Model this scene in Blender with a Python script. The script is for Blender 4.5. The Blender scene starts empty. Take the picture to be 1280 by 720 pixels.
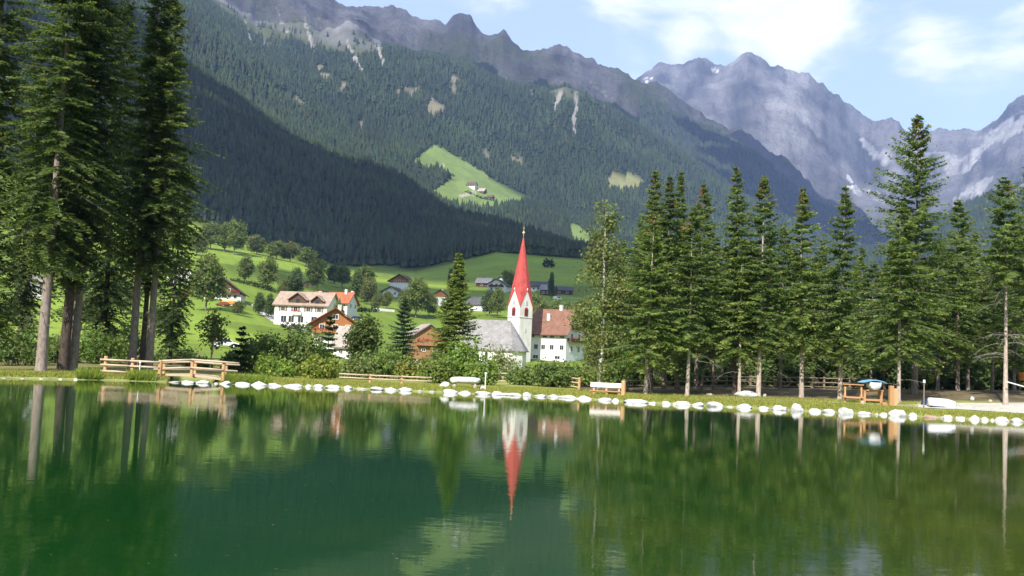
import bpy, math, random
import numpy as np
from mathutils import Vector, Matrix

random.seed(7)
RNG = np.random.default_rng(7)
SC = bpy.context.scene
COL = SC.collection
R_ = math.radians

# ------------------------------------------------------------------ camera
CAM_Z = 2.0
FPX = 1244.0
PITCH, ROLL = 4.27, 2.6
ROT = Matrix.Rotation(R_(90 + PITCH), 3, 'X') @ Matrix.Rotation(R_(ROLL), 3, 'Z')
RNP = np.array(ROT)
cam_d = bpy.data.cameras.new('camera')
cam_d.sensor_width = 36.0
cam_d.lens = 36.0 * FPX / 1280.0
cam_d.clip_start, cam_d.clip_end = 0.1, 40000
cam = bpy.data.objects.new('camera', cam_d)
COL.objects.link(cam)
cam.matrix_world = Matrix.Translation((0, 0, CAM_Z)) @ ROT.to_4x4()
SC.camera = cam


def pdir(px, py):
    return RNP @ np.array([px - 640.0, 360.0 - py, -FPX])


def at(px, py, Y):
    """Point of the place seen at a photo pixel, at world depth Y."""
    d = pdir(px, py)
    k = Y / d[1]
    return np.array([d[0] * k, Y, CAM_Z + d[2] * k])


def project(P):
    q = (P - np.array([0, 0, CAM_Z])) @ RNP
    w = np.maximum(-q[:, 2], 1e-6)
    return 640 + FPX * q[:, 0] / w, 360 - FPX * q[:, 1] / w, -q[:, 2]


# ------------------------------------------------------------------ sun / world
SUN_AZ, SUN_EL = 202.0, 41.0          # azimuth clockwise from +Y
SDIR = np.array([math.sin(R_(SUN_AZ)) * math.cos(R_(SUN_EL)),
                 math.cos(R_(SUN_AZ)) * math.cos(R_(SUN_EL)), math.sin(R_(SUN_EL))])
sun_d = bpy.data.lights.new('sun', 'SUN')
sun_d.energy = 5.0
sun_d.angle = R_(0.5)
sun_d.color = (1.0, 0.95, 0.86)
sun = bpy.data.objects.new('sun', sun_d)
COL.objects.link(sun)
sun.rotation_euler = Vector(SDIR).to_track_quat('Z', 'Y').to_euler()
sun.location = (-60, -150, 160)


class NT:
    def __init__(self, tree):
        self.t = tree
        tree.nodes.clear()

    def n(self, kind, **kw):
        nd = self.t.nodes.new(kind)
        ins = kw.pop('ins', {})
        for k, v in kw.items():
            setattr(nd, k, v)
        for k, v in ins.items():
            if isinstance(v, bpy.types.NodeSocket):
                self.t.links.new(v, nd.inputs[k])
            else:
                nd.inputs[k].default_value = v
        return nd

    def l(self, a, b):
        self.t.links.new(a, b)

    def math(self, op, a, b=0.0, c=0.0, clamp=False):
        nd = self.t.nodes.new('ShaderNodeMath')
        nd.operation = op
        nd.use_clamp = clamp
        for i, v in enumerate((a, b, c)):
            if isinstance(v, bpy.types.NodeSocket):
                self.t.links.new(v, nd.inputs[i])
            else:
                nd.inputs[i].default_value = v
        return nd.outputs[0]

    def mix(self, fac, a, b, blend='MIX'):
        nd = self.t.nodes.new('ShaderNodeMix')
        nd.data_type = 'RGBA'
        nd.blend_type = blend
        for i, v in ((0, fac), (6, a), (7, b)):
            if isinstance(v, bpy.types.NodeSocket):
                self.t.links.new(v, nd.inputs[i])
            else:
                nd.inputs[i].default_value = v if i == 0 else (*v[:3], 1.0)
        return nd.outputs[2]

    def ramp(self, fac, stops):
        nd = self.t.nodes.new('ShaderNodeValToRGB')
        el = nd.color_ramp.elements
        while len(el) < len(stops):
            el.new(0.5)
        for e, (p, c) in zip(el, stops):
            e.position = p
            e.color = (*c[:3], 1) if hasattr(c, '__len__') else (c, c, c, 1)
        self.t.links.new(fac, nd.inputs[0])
        return nd.outputs[0]


W = bpy.data.worlds.new('World')
SC.world = W
W.use_nodes = True
nt = NT(W.node_tree)
sky = nt.n('ShaderNodeTexSky', sky_type='NISHITA', sun_disc=False)
sky.sun_elevation = R_(SUN_EL)
sky.sun_rotation = R_(SUN_AZ)
sky.altitude = 1200
sky.air_density = 1.0
sky.dust_density = 1.0
sky.ozone_density = 1.0
SKY_STR = 0.15
tc = nt.n('ShaderNodeTexCoord')
mp = nt.n('ShaderNodeMapping', ins={'Vector': tc.outputs['Generated'], 'Scale': (1.0, 1.0, 2.4), 'Location': (0.3, 0.15, 0.2)})
n1 = nt.n('ShaderNodeTexNoise', ins={'Vector': mp.outputs[0], 'Scale': 5.5, 'Detail': 9.0, 'Roughness': 0.58, 'Distortion': 0.35})
n2 = nt.n('ShaderNodeTexNoise', ins={'Vector': mp.outputs[0], 'Scale': 2.1, 'Detail': 3.0, 'Roughness': 0.5})
cover = nt.math('ADD', nt.math('MULTIPLY', n1.outputs[0], 0.70), nt.math('MULTIPLY', n2.outputs[0], 0.30))
# cloud banks, each round its own direction of the sky
for (px, py, rad, amt) in ((930, 0, 0.13, 0.20), (1060, 25, 0.12, 0.17), (1160, 35, 0.05, 0.17), (855, 58, 0.035, 0.17),
                           (985, 60, 0.03, 0.14), (1210, 130, 0.10, 0.08), (1290, 10, 0.07, 0.20), (790, 10, 0.08, 0.12), (700, -80, 0.2, 0.06)):
    d = pdir(px, py)
    d = d / np.linalg.norm(d)
    dot = nt.n('ShaderNodeVectorMath', operation='DISTANCE', ins={0: tc.outputs['Generated'], 1: tuple(d)})
    f = nt.math('SUBTRACT', 1.0, nt.math('DIVIDE', dot.outputs['Value'], rad), clamp=True)
    cover = nt.math('ADD', cover, nt.math('MULTIPLY', nt.math('SMOOTH_MIN', f, 1.0, 0.1), amt * 0.85))
cov = nt.n('ShaderNodeMapRange', interpolation_type='SMOOTHSTEP', ins={0: cover, 1: 0.53, 2: 0.69, 3: 0.26, 4: 1.0})
cloudcol = nt.mix(n1.outputs[0], (4.7, 4.75, 5.2), (7.0, 7.0, 7.1))
skymix = nt.mix(cov.outputs[0], sky.outputs[0], cloudcol)
bg = nt.n('ShaderNodeBackground', ins={0: skymix, 1: SKY_STR})
wo = nt.n('ShaderNodeOutputWorld')
nt.l(bg.outputs[0], wo.inputs[0])

SC.view_settings.view_transform = 'Standard'
SC.view_settings.look = 'None'
SC.view_settings.exposure = 0.95
SC.view_settings.gamma = 1.0
SC.view_settings.use_curve_mapping = False
SC.render.engine = 'CYCLES'
cy = SC.cycles
cy.max_bounces = 8
cy.diffuse_bounces = 4
cy.glossy_bounces = 3
cy.transmission_bounces = 3
cy.volume_bounces = 0
cy.transparent_max_bounces = 4
cy.caustics_reflective = False
cy.caustics_refractive = False
cy.use_denoising = True
cy.sample_clamp_indirect = 6.0

# ------------------------------------------------------------------ materials
MATS = {}


def mat_base(name):
    m = bpy.data.materials.new(name)
    m.use_nodes = True
    t = NT(m.node_tree)
    out = t.n('ShaderNodeOutputMaterial')
    MATS[name] = m
    return m, t, out


def principled(t, out, col, rough=0.8, spec=0.3, bump=None, bump_str=0.3, bump_dist=0.1, **ins):
    p = t.n('ShaderNodeBsdfPrincipled')
    if isinstance(col, bpy.types.NodeSocket):
        t.l(col, p.inputs['Base Color'])
    else:
        p.inputs['Base Color'].default_value = (*col[:3], 1)
    p.inputs['Roughness'].default_value = rough
    p.inputs['Specular IOR Level'].default_value = spec
    for k, v in ins.items():
        p.inputs[k].default_value = v
    if bump is not None:
        b = t.n('ShaderNodeBump', ins={'Height': bump, 'Strength': bump_str, 'Distance': bump_dist})
        t.l(b.outputs[0], p.inputs['Normal'])
    t.l(p.outputs[0], out.inputs[0])
    return p


def m_noise(name, c1, c2, scale, rough=0.8, spec=0.25, stretch=(1, 1, 1), bump=0.3, detail=6, dist=0.05):
    m, t, out = mat_base(name)
    tc = t.n('ShaderNodeTexCoord')
    mp = t.n('ShaderNodeMapping', ins={'Vector': tc.outputs['Object'], 'Scale': stretch})
    n = t.n('ShaderNodeTexNoise', ins={'Vector': mp.outputs[0], 'Scale': scale, 'Detail': detail, 'Roughness': 0.6})
    f = t.ramp(n.outputs[0], [(0.3, 0.0), (0.7, 1.0)])
    c = t.mix(f, c1, c2)
    principled(t, out, c, rough, spec, n.outputs[0], bump, dist)
    return m


def m_leaf(name, trans=0.3):
    m, t, out = mat_base(name)
    a = t.n('ShaderNodeAttribute', attribute_name='Col')
    p = t.n('ShaderNodeBsdfPrincipled', ins={'Roughness': 0.55, 'Specular IOR Level': 0.25})
    t.l(a.outputs[0], p.inputs['Base Color'])
    hs = t.n('ShaderNodeHueSaturation', ins={'Saturation': 1.15, 'Value': 1.3, 'Color': a.outputs[0]})
    tr = t.n('ShaderNodeBsdfTranslucent', ins={'Color': hs.outputs[0]})
    mx = t.n('ShaderNodeMixShader', ins={0: trans})
    t.l(p.outputs[0], mx.inputs[1])
    t.l(tr.outputs[0], mx.inputs[2])
    t.l(mx.outputs[0], out.inputs[0])
    return m


def m_terrain(name, s1, s2, var=0.35, bump=0.5, bdist=1.0):
    m, t, out = mat_base(name)
    a = t.n('ShaderNodeAttribute', attribute_name='Col')
    g = t.n('ShaderNodeNewGeometry')
    n = t.n('ShaderNodeTexNoise', ins={'Vector': g.outputs['Position'], 'Scale': s1, 'Detail': 9.0, 'Roughness': 0.72})
    n2_ = t.n('ShaderNodeTexNoise', ins={'Vector': g.outputs['Position'], 'Scale': s2, 'Detail': 5.0, 'Roughness': 0.6})
    v = t.math('ADD', t.math('MULTIPLY', t.math('SUBTRACT', n.outputs[0], 0.5), 2.2 * var),
               t.math('MULTIPLY', t.math('SUBTRACT', n2_.outputs[0], 0.5), 1.6 * var))
    v = t.math('MAXIMUM', t.math('ADD', 1.0, v), 0.25)
    c = t.n('ShaderNodeVectorMath', operation='SCALE', ins={0: a.outputs['Vector'], 'Scale': v})
    hgt = t.math('ADD', n.outputs[0], t.math('MULTIPLY', n2_.outputs[0], 2.0))
    principled(t, out, c.outputs[0], 0.95, 0.1, hgt, bump, bdist)
    return m


needle = m_leaf('needle_foliage', 0.48)
leaf = m_leaf('leaf_foliage', 0.42)
far_leaf = m_leaf('far_conifer_foliage', 0.1)
bark_spruce = m_noise('spruce_bark', (0.13, 0.10, 0.08), (0.30, 0.25, 0.21), 9, 0.9, 0.15, (1, 1, 0.35), 0.6)
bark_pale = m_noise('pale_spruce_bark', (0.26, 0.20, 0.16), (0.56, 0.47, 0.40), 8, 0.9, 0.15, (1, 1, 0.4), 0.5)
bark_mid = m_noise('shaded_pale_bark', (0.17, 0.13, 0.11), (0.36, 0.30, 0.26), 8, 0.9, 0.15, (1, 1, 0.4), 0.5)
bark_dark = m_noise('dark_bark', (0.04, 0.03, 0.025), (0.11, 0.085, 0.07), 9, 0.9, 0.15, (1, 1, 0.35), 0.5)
bark_birch = m_noise('birch_bark', (0.16, 0.14, 0.13), (0.80, 0.78, 0.74), 5, 0.7, 0.2, (1, 1, 2.5), 0.2)
dead_wood = m_noise('dead_branch_wood', (0.12, 0.10, 0.09), (0.30, 0.27, 0.24), 12, 0.9, 0.1)
stone_white = m_noise('white_stone', (0.34, 0.33, 0.30), (0.76, 0.75, 0.72), 2.2, 0.8, 0.2, (1, 1, 1), 0.5, 8, 0.06)
stone_red = m_noise('reddish_stone', (0.30, 0.20, 0.14), (0.46, 0.34, 0.26), 3.0, 0.85, 0.2, (1, 1, 1), 0.5, 8, 0.06)
stone_dull = m_noise('dull_stone', (0.28, 0.26, 0.20), (0.5, 0.48, 0.42), 3.5, 0.85, 0.2, (1, 1, 1), 0.5, 8, 0.06)
wood_new = m_noise('peeled_wood', (0.46, 0.25, 0.11), (0.66, 0.42, 0.22), 5, 0.7, 0.25, (6, 6, 0.7), 0.3, 6, 0.01)
wood_rail = m_noise('pale_rail_wood', (0.42, 0.31, 0.21), (0.62, 0.49, 0.36), 5, 0.7, 0.25, (0.7, 6, 6), 0.3, 6, 0.01)
wood_grey = m_noise('weathered_wood', (0.16, 0.12, 0.09), (0.32, 0.26, 0.20), 4, 0.85, 0.2, (0.6, 5, 5), 0.3, 6, 0.01)
wood_bench = m_noise('bench_wood', (0.36, 0.19, 0.09), (0.52, 0.30, 0.15), 4, 0.7, 0.25, (0.7, 6, 6), 0.3, 6, 0.01)
wood_white = m_noise('whitened_plank', (0.68, 0.62, 0.54), (0.84, 0.80, 0.74), 3, 0.7, 0.25, (0.7, 6, 6), 0.2, 6, 0.01)
wood_dark = m_noise('dark_larch_boards', (0.07, 0.04, 0.028), (0.14, 0.085, 0.055), 2.0, 0.85, 0.2, (6, 6, 0.4), 0.4, 5, 0.03)
wood_orange = m_noise('orange_larch_boards', (0.26, 0.10, 0.035), (0.42, 0.18, 0.07), 2.0, 0.75, 0.25, (6, 6, 0.4), 0.4, 5, 0.03)
wood_barn = m_noise('barn_boards', (0.24, 0.12, 0.055), (0.42, 0.23, 0.11), 2.0, 0.85, 0.2, (7, 7, 0.4), 0.5, 5, 0.03)
plaster = m_noise('white_plaster', (0.72, 0.71, 0.69), (0.84, 0.83, 0.81), 0.9, 0.9, 0.2, (1, 1, 0.6), 0.15, 7, 0.02)
plaster_old = m_noise('old_plaster', (0.60, 0.57, 0.50), (0.82, 0.80, 0.76), 0.7, 0.9, 0.2, (1, 1, 0.5), 0.3, 9, 0.04)
glass = mat_base('window_glass')
principled(glass[1], glass[2], (0.03, 0.035, 0.05), 0.12, 0.5)
glass = glass[0]
red_flowers = m_noise('red_geraniums', (0.45, 0.03, 0.03), (0.08, 0.12, 0.03), 6, 0.8, 0.2)
metal_white = m_noise('white_metal', (0.74, 0.74, 0.74), (0.82, 0.82, 0.82), 2, 0.4, 0.5)


def m_roof(name, c1, c2, rows=2.5):
    """Tiled roof: courses along the slope, each tile its own tone."""
    m, t, out = mat_base(name)
    tc = t.n('ShaderNodeTexCoord')
    br = t.n('ShaderNodeTexBrick', ins={'Vector': tc.outputs['Object'], 'Color1': (*c1, 1), 'Color2': (*c2, 1),
                                        'Mortar': (*[x * 0.5 for x in c1], 1), 'Scale': rows, 'Mortar Size': 0.03})
    n = t.n('ShaderNodeTexNoise', ins={'Vector': tc.outputs['Object'], 'Scale': 0.7, 'Detail': 8.0, 'Roughness': 0.7})
    f = t.ramp(n.outputs[0], [(0.25, 0.62), (0.75, 1.25)])
    c = t.mix(1.0, br.outputs[0], f, 'MULTIPLY')
    principled(t, out, c, 0.85, 0.2, n.outputs[0], 0.4, 0.05)
    return m


roof_orange = m_roof('orange_tiles', (0.42, 0.13, 0.06), (0.55, 0.20, 0.10))
roof_redbrown = m_roof('red_brown_tiles', (0.25, 0.125, 0.085), (0.33, 0.175, 0.125))
roof_beige = m_roof('beige_tiles', (0.40, 0.29, 0.22), (0.50, 0.38, 0.30))
roof_grey = m_roof('grey_shingles', (0.29, 0.275, 0.27), (0.40, 0.375, 0.365))
roof_dark = m_roof('dark_grey_tiles', (0.10, 0.10, 0.105), (0.16, 0.155, 0.155))
roof_brown = m_roof('brown_shingles', (0.13, 0.085, 0.065), (0.20, 0.135, 0.11))
roof_pale = m_roof('pale_shingles', (0.40, 0.34, 0.29), (0.52, 0.46, 0.40))
spire_red = m_roof('red_spire_shingles', (0.56, 0.085, 0.08), (0.64, 0.12, 0.11), 3.5)

# ------------------------------------------------------------------ mesh helpers


def link(name, me, m, parent=None, smooth=False):
    o = bpy.data.objects.new(name, me)
    COL.objects.link(o)
    if m is not None:
        me.materials.append(m)
    if parent is not None:
        o.parent = parent
    if smooth:
        me.polygons.foreach_set('use_smooth', np.ones(len(me.polygons), dtype=bool))
    return o


def np_mesh(name, V, F, col=None):
    """Mesh from arrays; F is (n,k)."""
    me = bpy.data.meshes.new(name)
    V = np.ascontiguousarray(V, dtype=np.float32)
    F = np.ascontiguousarray(F, dtype=np.int32)
    n, k = F.shape
    me.vertices.add(len(V))
    me.vertices.foreach_set('co', V.ravel())
    me.loops.add(n * k)
    me.loops.foreach_set('vertex_index', F.ravel())
    me.polygons.add(n)
    me.polygons.foreach_set('loop_start', np.arange(0, n * k, k, dtype=np.int32))
    me.polygons.foreach_set('loop_total', np.full(n, k, dtype=np.int32))
    me.update(calc_edges=True)
    if col is not None:
        a = me.color_attributes.new('Col', 'FLOAT_COLOR', 'POINT')
        c4 = np.ones((len(V), 4), dtype=np.float32)
        c4[:, :3] = col
        a.data.foreach_set('color', c4.ravel())
    return me


class MB:
    def __init__(self):
        self.v, self.f = [], []

    def poly(self, pts, faces):
        b = len(self.v)
        self.v += [tuple(map(float, p)) for p in pts]
        self.f += [tuple(i + b for i in f) for f in faces]
        return self

    def box(self, x0, y0, z0, x1, y1, z1):
        return self.poly([(x0, y0, z0), (x1, y0, z0), (x1, y1, z0), (x0, y1, z0), (x0, y0, z1), (x1, y0, z1), (x1, y1, z1), (x0, y1, z1)],
                         [(3, 2, 1, 0), (4, 5, 6, 7), (0, 1, 5, 4), (1, 2, 6, 5), (2, 3, 7, 6), (3, 0, 4, 7)])

    def extr(self, prof, axis, a, b):
        """Profile polygon (u,z) extruded along 'x' or 'y' from a to b."""
        n = len(prof)
        P = [((a, u, z) if axis == 'x' else (u, a, z)) for u, z in prof] + [((b, u, z) if axis == 'x' else (u, b, z)) for u, z in prof]
        return self.poly(P, [tuple(range(n))[::-1], tuple(range(n, 2 * n))] + [(i, (i + 1) % n, n + (i + 1) % n, n + i) for i in range(n)])

    def tube(self, pts, rads, n=8, cap=True, seed=0, jit=0.0):
        rr = random.Random(seed)
        pts = [Vector(p) for p in pts]
        rings, b0 = [], len(self.v)
        for i, p in enumerate(pts):
            d = (pts[min(i + 1, len(pts) - 1)] - pts[max(i - 1, 0)]).normalized()
            ref = Vector((0, 0, 1)) if abs(d.z) < 0.9 else Vector((1, 0, 0))
            u = d.cross(ref).normalized()
            w = d.cross(u)
            ring = []
            for k in range(n):
                a = 2 * math.pi * k / n
                r = rads[i] * (1 + rr.uniform(-jit, jit))
                ring.append(len(self.v))
                self.v.append(tuple(p + (u * math.cos(a) + w * math.sin(a)) * r))
            rings.append(ring)
        for a, b in zip(rings[:-1], rings[1:]):
            for k in range(n):
                self.f.append((a[k], a[(k + 1) % n], b[(k + 1) % n], b[k]))
        if cap:
            self.f.append(tuple(rings[0]))
            self.f.append(tuple(rings[-1][::-1]))
        return self

    def build(self, name, m, parent=None, smooth=False, bevel=0.0):
        import bmesh
        me = bpy.data.meshes.new(name)
        me.from_pydata(self.v, [], self.f)
        bm = bmesh.new()
        bm.from_mesh(me)
        bmesh.ops.recalc_face_normals(bm, faces=bm.faces)
        if bevel:
            bmesh.ops.bevel(bm, geom=list(bm.edges), offset=bevel, segments=2, affect='EDGES', clamp_overlap=True)
        bm.to_mesh(me)
        bm.free()
        return link(name, me, m, parent, smooth)


def tag(o, label=None, cat=None, group=None, kind=None):
    if label:
        o['label'] = label
    if cat:
        o['category'] = cat
    if group:
        o['group'] = group
    if kind:
        o['kind'] = kind
    return o


def thing(name, label, cat, loc, rz=0.0, group=None):
    o = bpy.data.objects.new(name, None)
    o.empty_display_size = 0.3
    COL.objects.link(o)
    o.location = tuple(map(float, loc))
    o.rotation_euler = (0, 0, rz)
    return tag(o, label, cat, group)


def dup(root, loc, rz, scale, label=None, group=None):
    r = root.copy()
    COL.objects.link(r)
    r.location = tuple(map(float, loc))
    r.rotation_euler = (0, 0, rz)
    r.scale = scale
    if label:
        r['label'] = label
    if group:
        r['group'] = group
    for ch in list(root.children):
        c = ch.copy()
        COL.objects.link(c)
        c.parent = r
    return r


# ------------------------------------------------------------------ noise
def sstep(a, b, x):
    t = np.clip((x - a) / (b - a), 0, 1)
    return t * t * (3 - 2 * t)


def _h(ix, iy, s):
    v = (ix.astype(np.int64) * 374761393 + iy.astype(np.int64) * 668265263 + s * 982451653) & 0x7fffffff
    v = ((v ^ (v >> 13)) * 1274126177) & 0x7fffffff
    return ((v ^ (v >> 16)) & 0xffff) / 65535.0


def vnoise(x, y, s=0):
    ix, iy = np.floor(x), np.floor(y)
    fx, fy = x - ix, y - iy
    fx, fy = fx * fx * (3 - 2 * fx), fy * fy * (3 - 2 * fy)
    a, b = _h(ix, iy, s), _h(ix + 1, iy, s)
    c, d = _h(ix, iy + 1, s), _h(ix + 1, iy + 1, s)
    return (a + (b - a) * fx) * (1 - fy) + (c + (d - c) * fx) * fy


def fbm(x, y, o=5, s=0):
    r, a, f = 0, 0.5, 1.0
    for i in range(o):
        r = r + a * (vnoise(x * f, y * f, s + i) - 0.5)
        a *= 0.5
        f *= 2.03
    return r * 2


def ridged(x, y, o=5, s=0):
    r, a, f = 0, 0.5, 1.0
    for i in range(o):
        r = r + a * (1 - np.abs(2 * vnoise(x * f, y * f, s + i) - 1))
        a *= 0.5
        f *= 2.03
    return r - 0.5


def inpoly(px, py, poly):
    ins = np.zeros(px.shape, bool)
    n = len(poly)
    for i in range(n):
        x0, y0 = poly[i]
        x1, y1 = poly[(i + 1) % n]
        c = ((y0 > py) != (y1 > py))
        with np.errstate(divide='ignore', invalid='ignore'):
            xi = (x1 - x0) * (py - y0) / (y1 - y0 + 1e-12) + x0
        ins ^= c & (px < xi)
    return ins


# ------------------------------------------------------------------ terrain
def azel(px, py):
    d = pdir(px, py)
    return math.atan2(d[0], d[1]), d[2] / math.hypot(d[0], d[1])


def hz(px):
    return 453 + (px - 640) * math.tan(R_(ROLL))


SHORE = [(-40, 471), (0, 473), (150, 476), (300, 481), (450, 486.5), (600, 493), (700, 497), (800, 504), (900, 508.5), (1000, 514), (1100, 519), (1200, 524), (1280, 528), (1330, 531)]
sh_az, sh_r = [], []
for px, py in SHORE:
    a, t = azel(px, py)
    sh_az.append(a)
    sh_r.append(-CAM_Z / t)
for a, r in ((-60, 44), (-95, 26), (-130, 9), (-170, 4.5), (170, 4.5), (130, 9), (95, 28), (60, 46)):
    sh_az.append(R_(a))
    sh_r.append(r)
o_ = np.argsort(sh_az)
sh_az, sh_r = np.array(sh_az)[o_], np.array(sh_r)[o_]


def shore_base(az):
    return np.interp(az, sh_az, sh_r, period=2 * math.pi)


CH0, CH1 = azel(214, 470)[0], azel(270, 473)[0]


def shore_r(az):
    # the outlet cuts into the bank under the footbridge
    k = sstep(CH0 - 0.004, CH0 + 0.010, az) * (1 - sstep(CH1 - 0.010, CH1 + 0.004, az))
    return shore_base(az) + 6.5 * k


ROWS = []


def row(r, pts, tree=0.0, ext=None):
    """One control line of the relief at distance r: photo points, then heights for the bearings outside the photo."""
    A, Z = [], []
    for px, py in pts:
        a, t = azel(px, py)
        A.append(a)
        Z.append(CAM_Z + r * t - tree)
    for a, z in ext or []:
        A.append(R_(a))
        Z.append(z)
    o = np.argsort(A)
    ROWS.append((r, np.array(A)[o], np.array(Z)[o]))


row(78, [(0, 460), (100, 458), (200, 458), (400, 471), (600, 479), (700, 482), (800, 487), (900, 486), (1000, 487), (1100, 489), (1280, 489)], 0, [(-50, 0.4), (-120, 0.6), (180, 1), (120, 1), (50, 1.2)])
row(110, [(0, 446), (200, 446), (400, 456), (640, 469), (900, 480), (1280, 488)], 0, [(-50, 2), (-120, 3), (180, 2), (120, 2), (50, 2)])
row(230, [(0, 405), (200, 417), (330, 428), (440, 447), (560, 462), (640, 467), (760, 470), (1000, 472), (1280, 480)], 0, [(-50, 10), (-120, 12), (180, 5), (120, 8), (50, 6)])
row(330, [(0, 386), (200, 386), (275, 382), (345, 398), (440, 405), (540, 418), (640, 430), (760, 436), (900, 445), (1280, 455)], 0, [(-50, 30), (-120, 30), (180, 8), (120, 20), (50, 14)])
row(480, [(0, 350), (200, 336), (250, 335), (300, 346), (370, 356), (440, 368), (540, 380), (600, 381), (640, 385), (760, 394), (900, 410), (1280, 430)], 0, [(-50, 70), (-120, 60), (180, 12), (120, 40), (50, 30)])
row(640, [(0, 300), (240, 314), (330, 326), (420, 346), (520, 356), (600, 362), (700, 365), (760, 368), (900, 385), (1280, 405)], 0, [(-50, 130), (-120, 100), (180, 20), (120, 90), (50, 60)])
row(900, [(0, 230), (240, 280), (330, 304), (420, 332), (520, 340), (577, 327), (620, 316), (660, 319), (727, 324), (760, 326), (900, 360), (1280, 385)], 0, [(-50, 260), (-120, 200), (180, 30), (120, 200), (50, 120)])
SPUR = [(0, -150), (150, -30), (222, 55), (300, 107), (362, 152), (420, 180), (460, 194), (504, 212), (557, 250), (600, 266), (648, 279), (714, 304), (760, 314), (850, 330), (1000, 350), (1280, 360)]
row(1550, SPUR, 17, [(-50, 900), (-90, 1000), (-140, 500), (180, 60), (140, 300), (60, 400)])
row(1850, [(x, y + 25) for x, y in SPUR], 17, [(-50, 900), (-90, 1000), (-140, 600), (180, 80), (140, 400), (60, 500)])
row(2150, [(0, -150), (222, 45), (362, 150), (460, 196), (504, 216), (545, 242), (600, 256), (648, 258), (700, 285), (740, 300), (850, 330), (1000, 348), (1130, 345), (1280, 320)], 8, [(-50, 1100), (-90, 1100), (-140, 700), (180, 100), (140, 500), (60, 600)])
row(2550, [(0, -200), (222, 0), (362, 95), (440, 135), (500, 165), (543, 181), (590, 207), (640, 236), (660, 247), (720, 268), (800, 285), (900, 310), (1000, 328), (1100, 320), (1200, 290), (1280, 270)], 10, [(-50, 1300), (-90, 1200), (-140, 800), (180, 120), (140, 600), (60, 800)])
CREST = [(0, -260), (150, -130), (250, -10), (320, 42), (400, 52), (440, 48), (484, 51), (541, 63), (590, 77), (640, 101), (680, 106), (708, 99), (735, 112), (760, 128), (821, 165), (882, 201), (910, 225), (950, 252), (1000, 282), (1060, 305), (1110, 302), (1160, 280), (1215, 250), (1280, 215)]
row(3200, CREST, 16, [(-50, 1700), (-90, 1500), (-140, 900), (180, 150), (140, 800), (60, 1000)])
row(3550, [(x, y + (8 if x > 480 else -25)) for x, y in CREST], 10, [(-50, 1750), (-90, 1550), (-140, 900), (180, 150), (140, 800), (60, 1100)])
SKYL = [(0, -300), (250, -130), (350, -60), (420, -8), (435, 1), (459, 4), (474, 7), (492, 0), (508, 4), (524, 18), (541, 24), (557, 28), (568, 20), (577, 15), (589, 18), (596, 28), (610, 33), (622, 34), (630, 30), (640, 39), (654, 50), (667, 55), (684, 56), (699, 53), (707, 58), (715, 63), (728, 66), (740, 65), (760, 75), (772, 79), (784, 89), (796, 98), (821, 109), (850, 124), (882, 143), (905, 151), (922, 158), (951, 175), (983, 199), (1020, 228), (1053, 240), (1077, 256), (1097, 280), (1130, 300), (1280, 330)]
row(4400, SKYL, 0, [(-50, 2000), (-90, 1700), (-140, 1000), (180, 200), (140, 900), (60, 1300)])
row(4900, [(x, y + 70) for x, y in SKYL], 0, [(-50, 1900), (-90, 1700), (-140, 1000), (180, 200), (140, 900), (60, 1300)])
row(5500, [(0, 60), (500, 160), (700, 180), (800, 170), (900, 190), (1000, 240), (1060, 258), (1110, 262), (1170, 260), (1230, 240), (1280, 220)], 0, [(-50, 1500), (-120, 900), (180, 200), (120, 900), (50, 1300)])
row(6200, [(0, 60), (500, 120), (700, 120), (780, 110), (850, 118), (900, 125), (950, 128), (1000, 150), (1050, 190), (1085, 220), (1110, 226), (1160, 215), (1200, 206), (1230, 190), (1280, 160)], 0, [(-50, 1500), (-120, 900), (180, 200), (120, 900), (50, 1500)])
FARP = [(0, 60), (500, 100), (700, 110), (780, 98), (797, 90), (811, 83), (827, 75), (841, 78), (860, 75), (878, 71), (894, 78), (903, 77), (910, 71), (922, 64), (935, 58), (947, 65), (959, 73), (975, 79), (990, 81), (1004, 83), (1020, 93), (1053, 118), (1070, 131), (1085, 142), (1100, 143), (1114, 144), (1130, 157), (1145, 158), (1160, 155), (1180, 160), (1199, 157), (1219, 160), (1232, 150), (1248, 138), (1262, 126), (1276, 116), (1330, 80)]
row(7000, FARP, 0, [(-50, 1500), (-120, 900), (180, 300), (120, 1000), (50, 2150)])
row(8200, [(x, y + 90) for x, y in FARP], 0, [(-50, 1200), (-120, 900), (180, 300), (120, 900), (50, 1700)])
row(9400, [(0, 330), (640, 380), (1280, 400)], 0, [(-50, 700), (-120, 500), (180, 300), (120, 500), (50, 700)])
RR = np.array([r[0] for r in ROWS])


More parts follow.
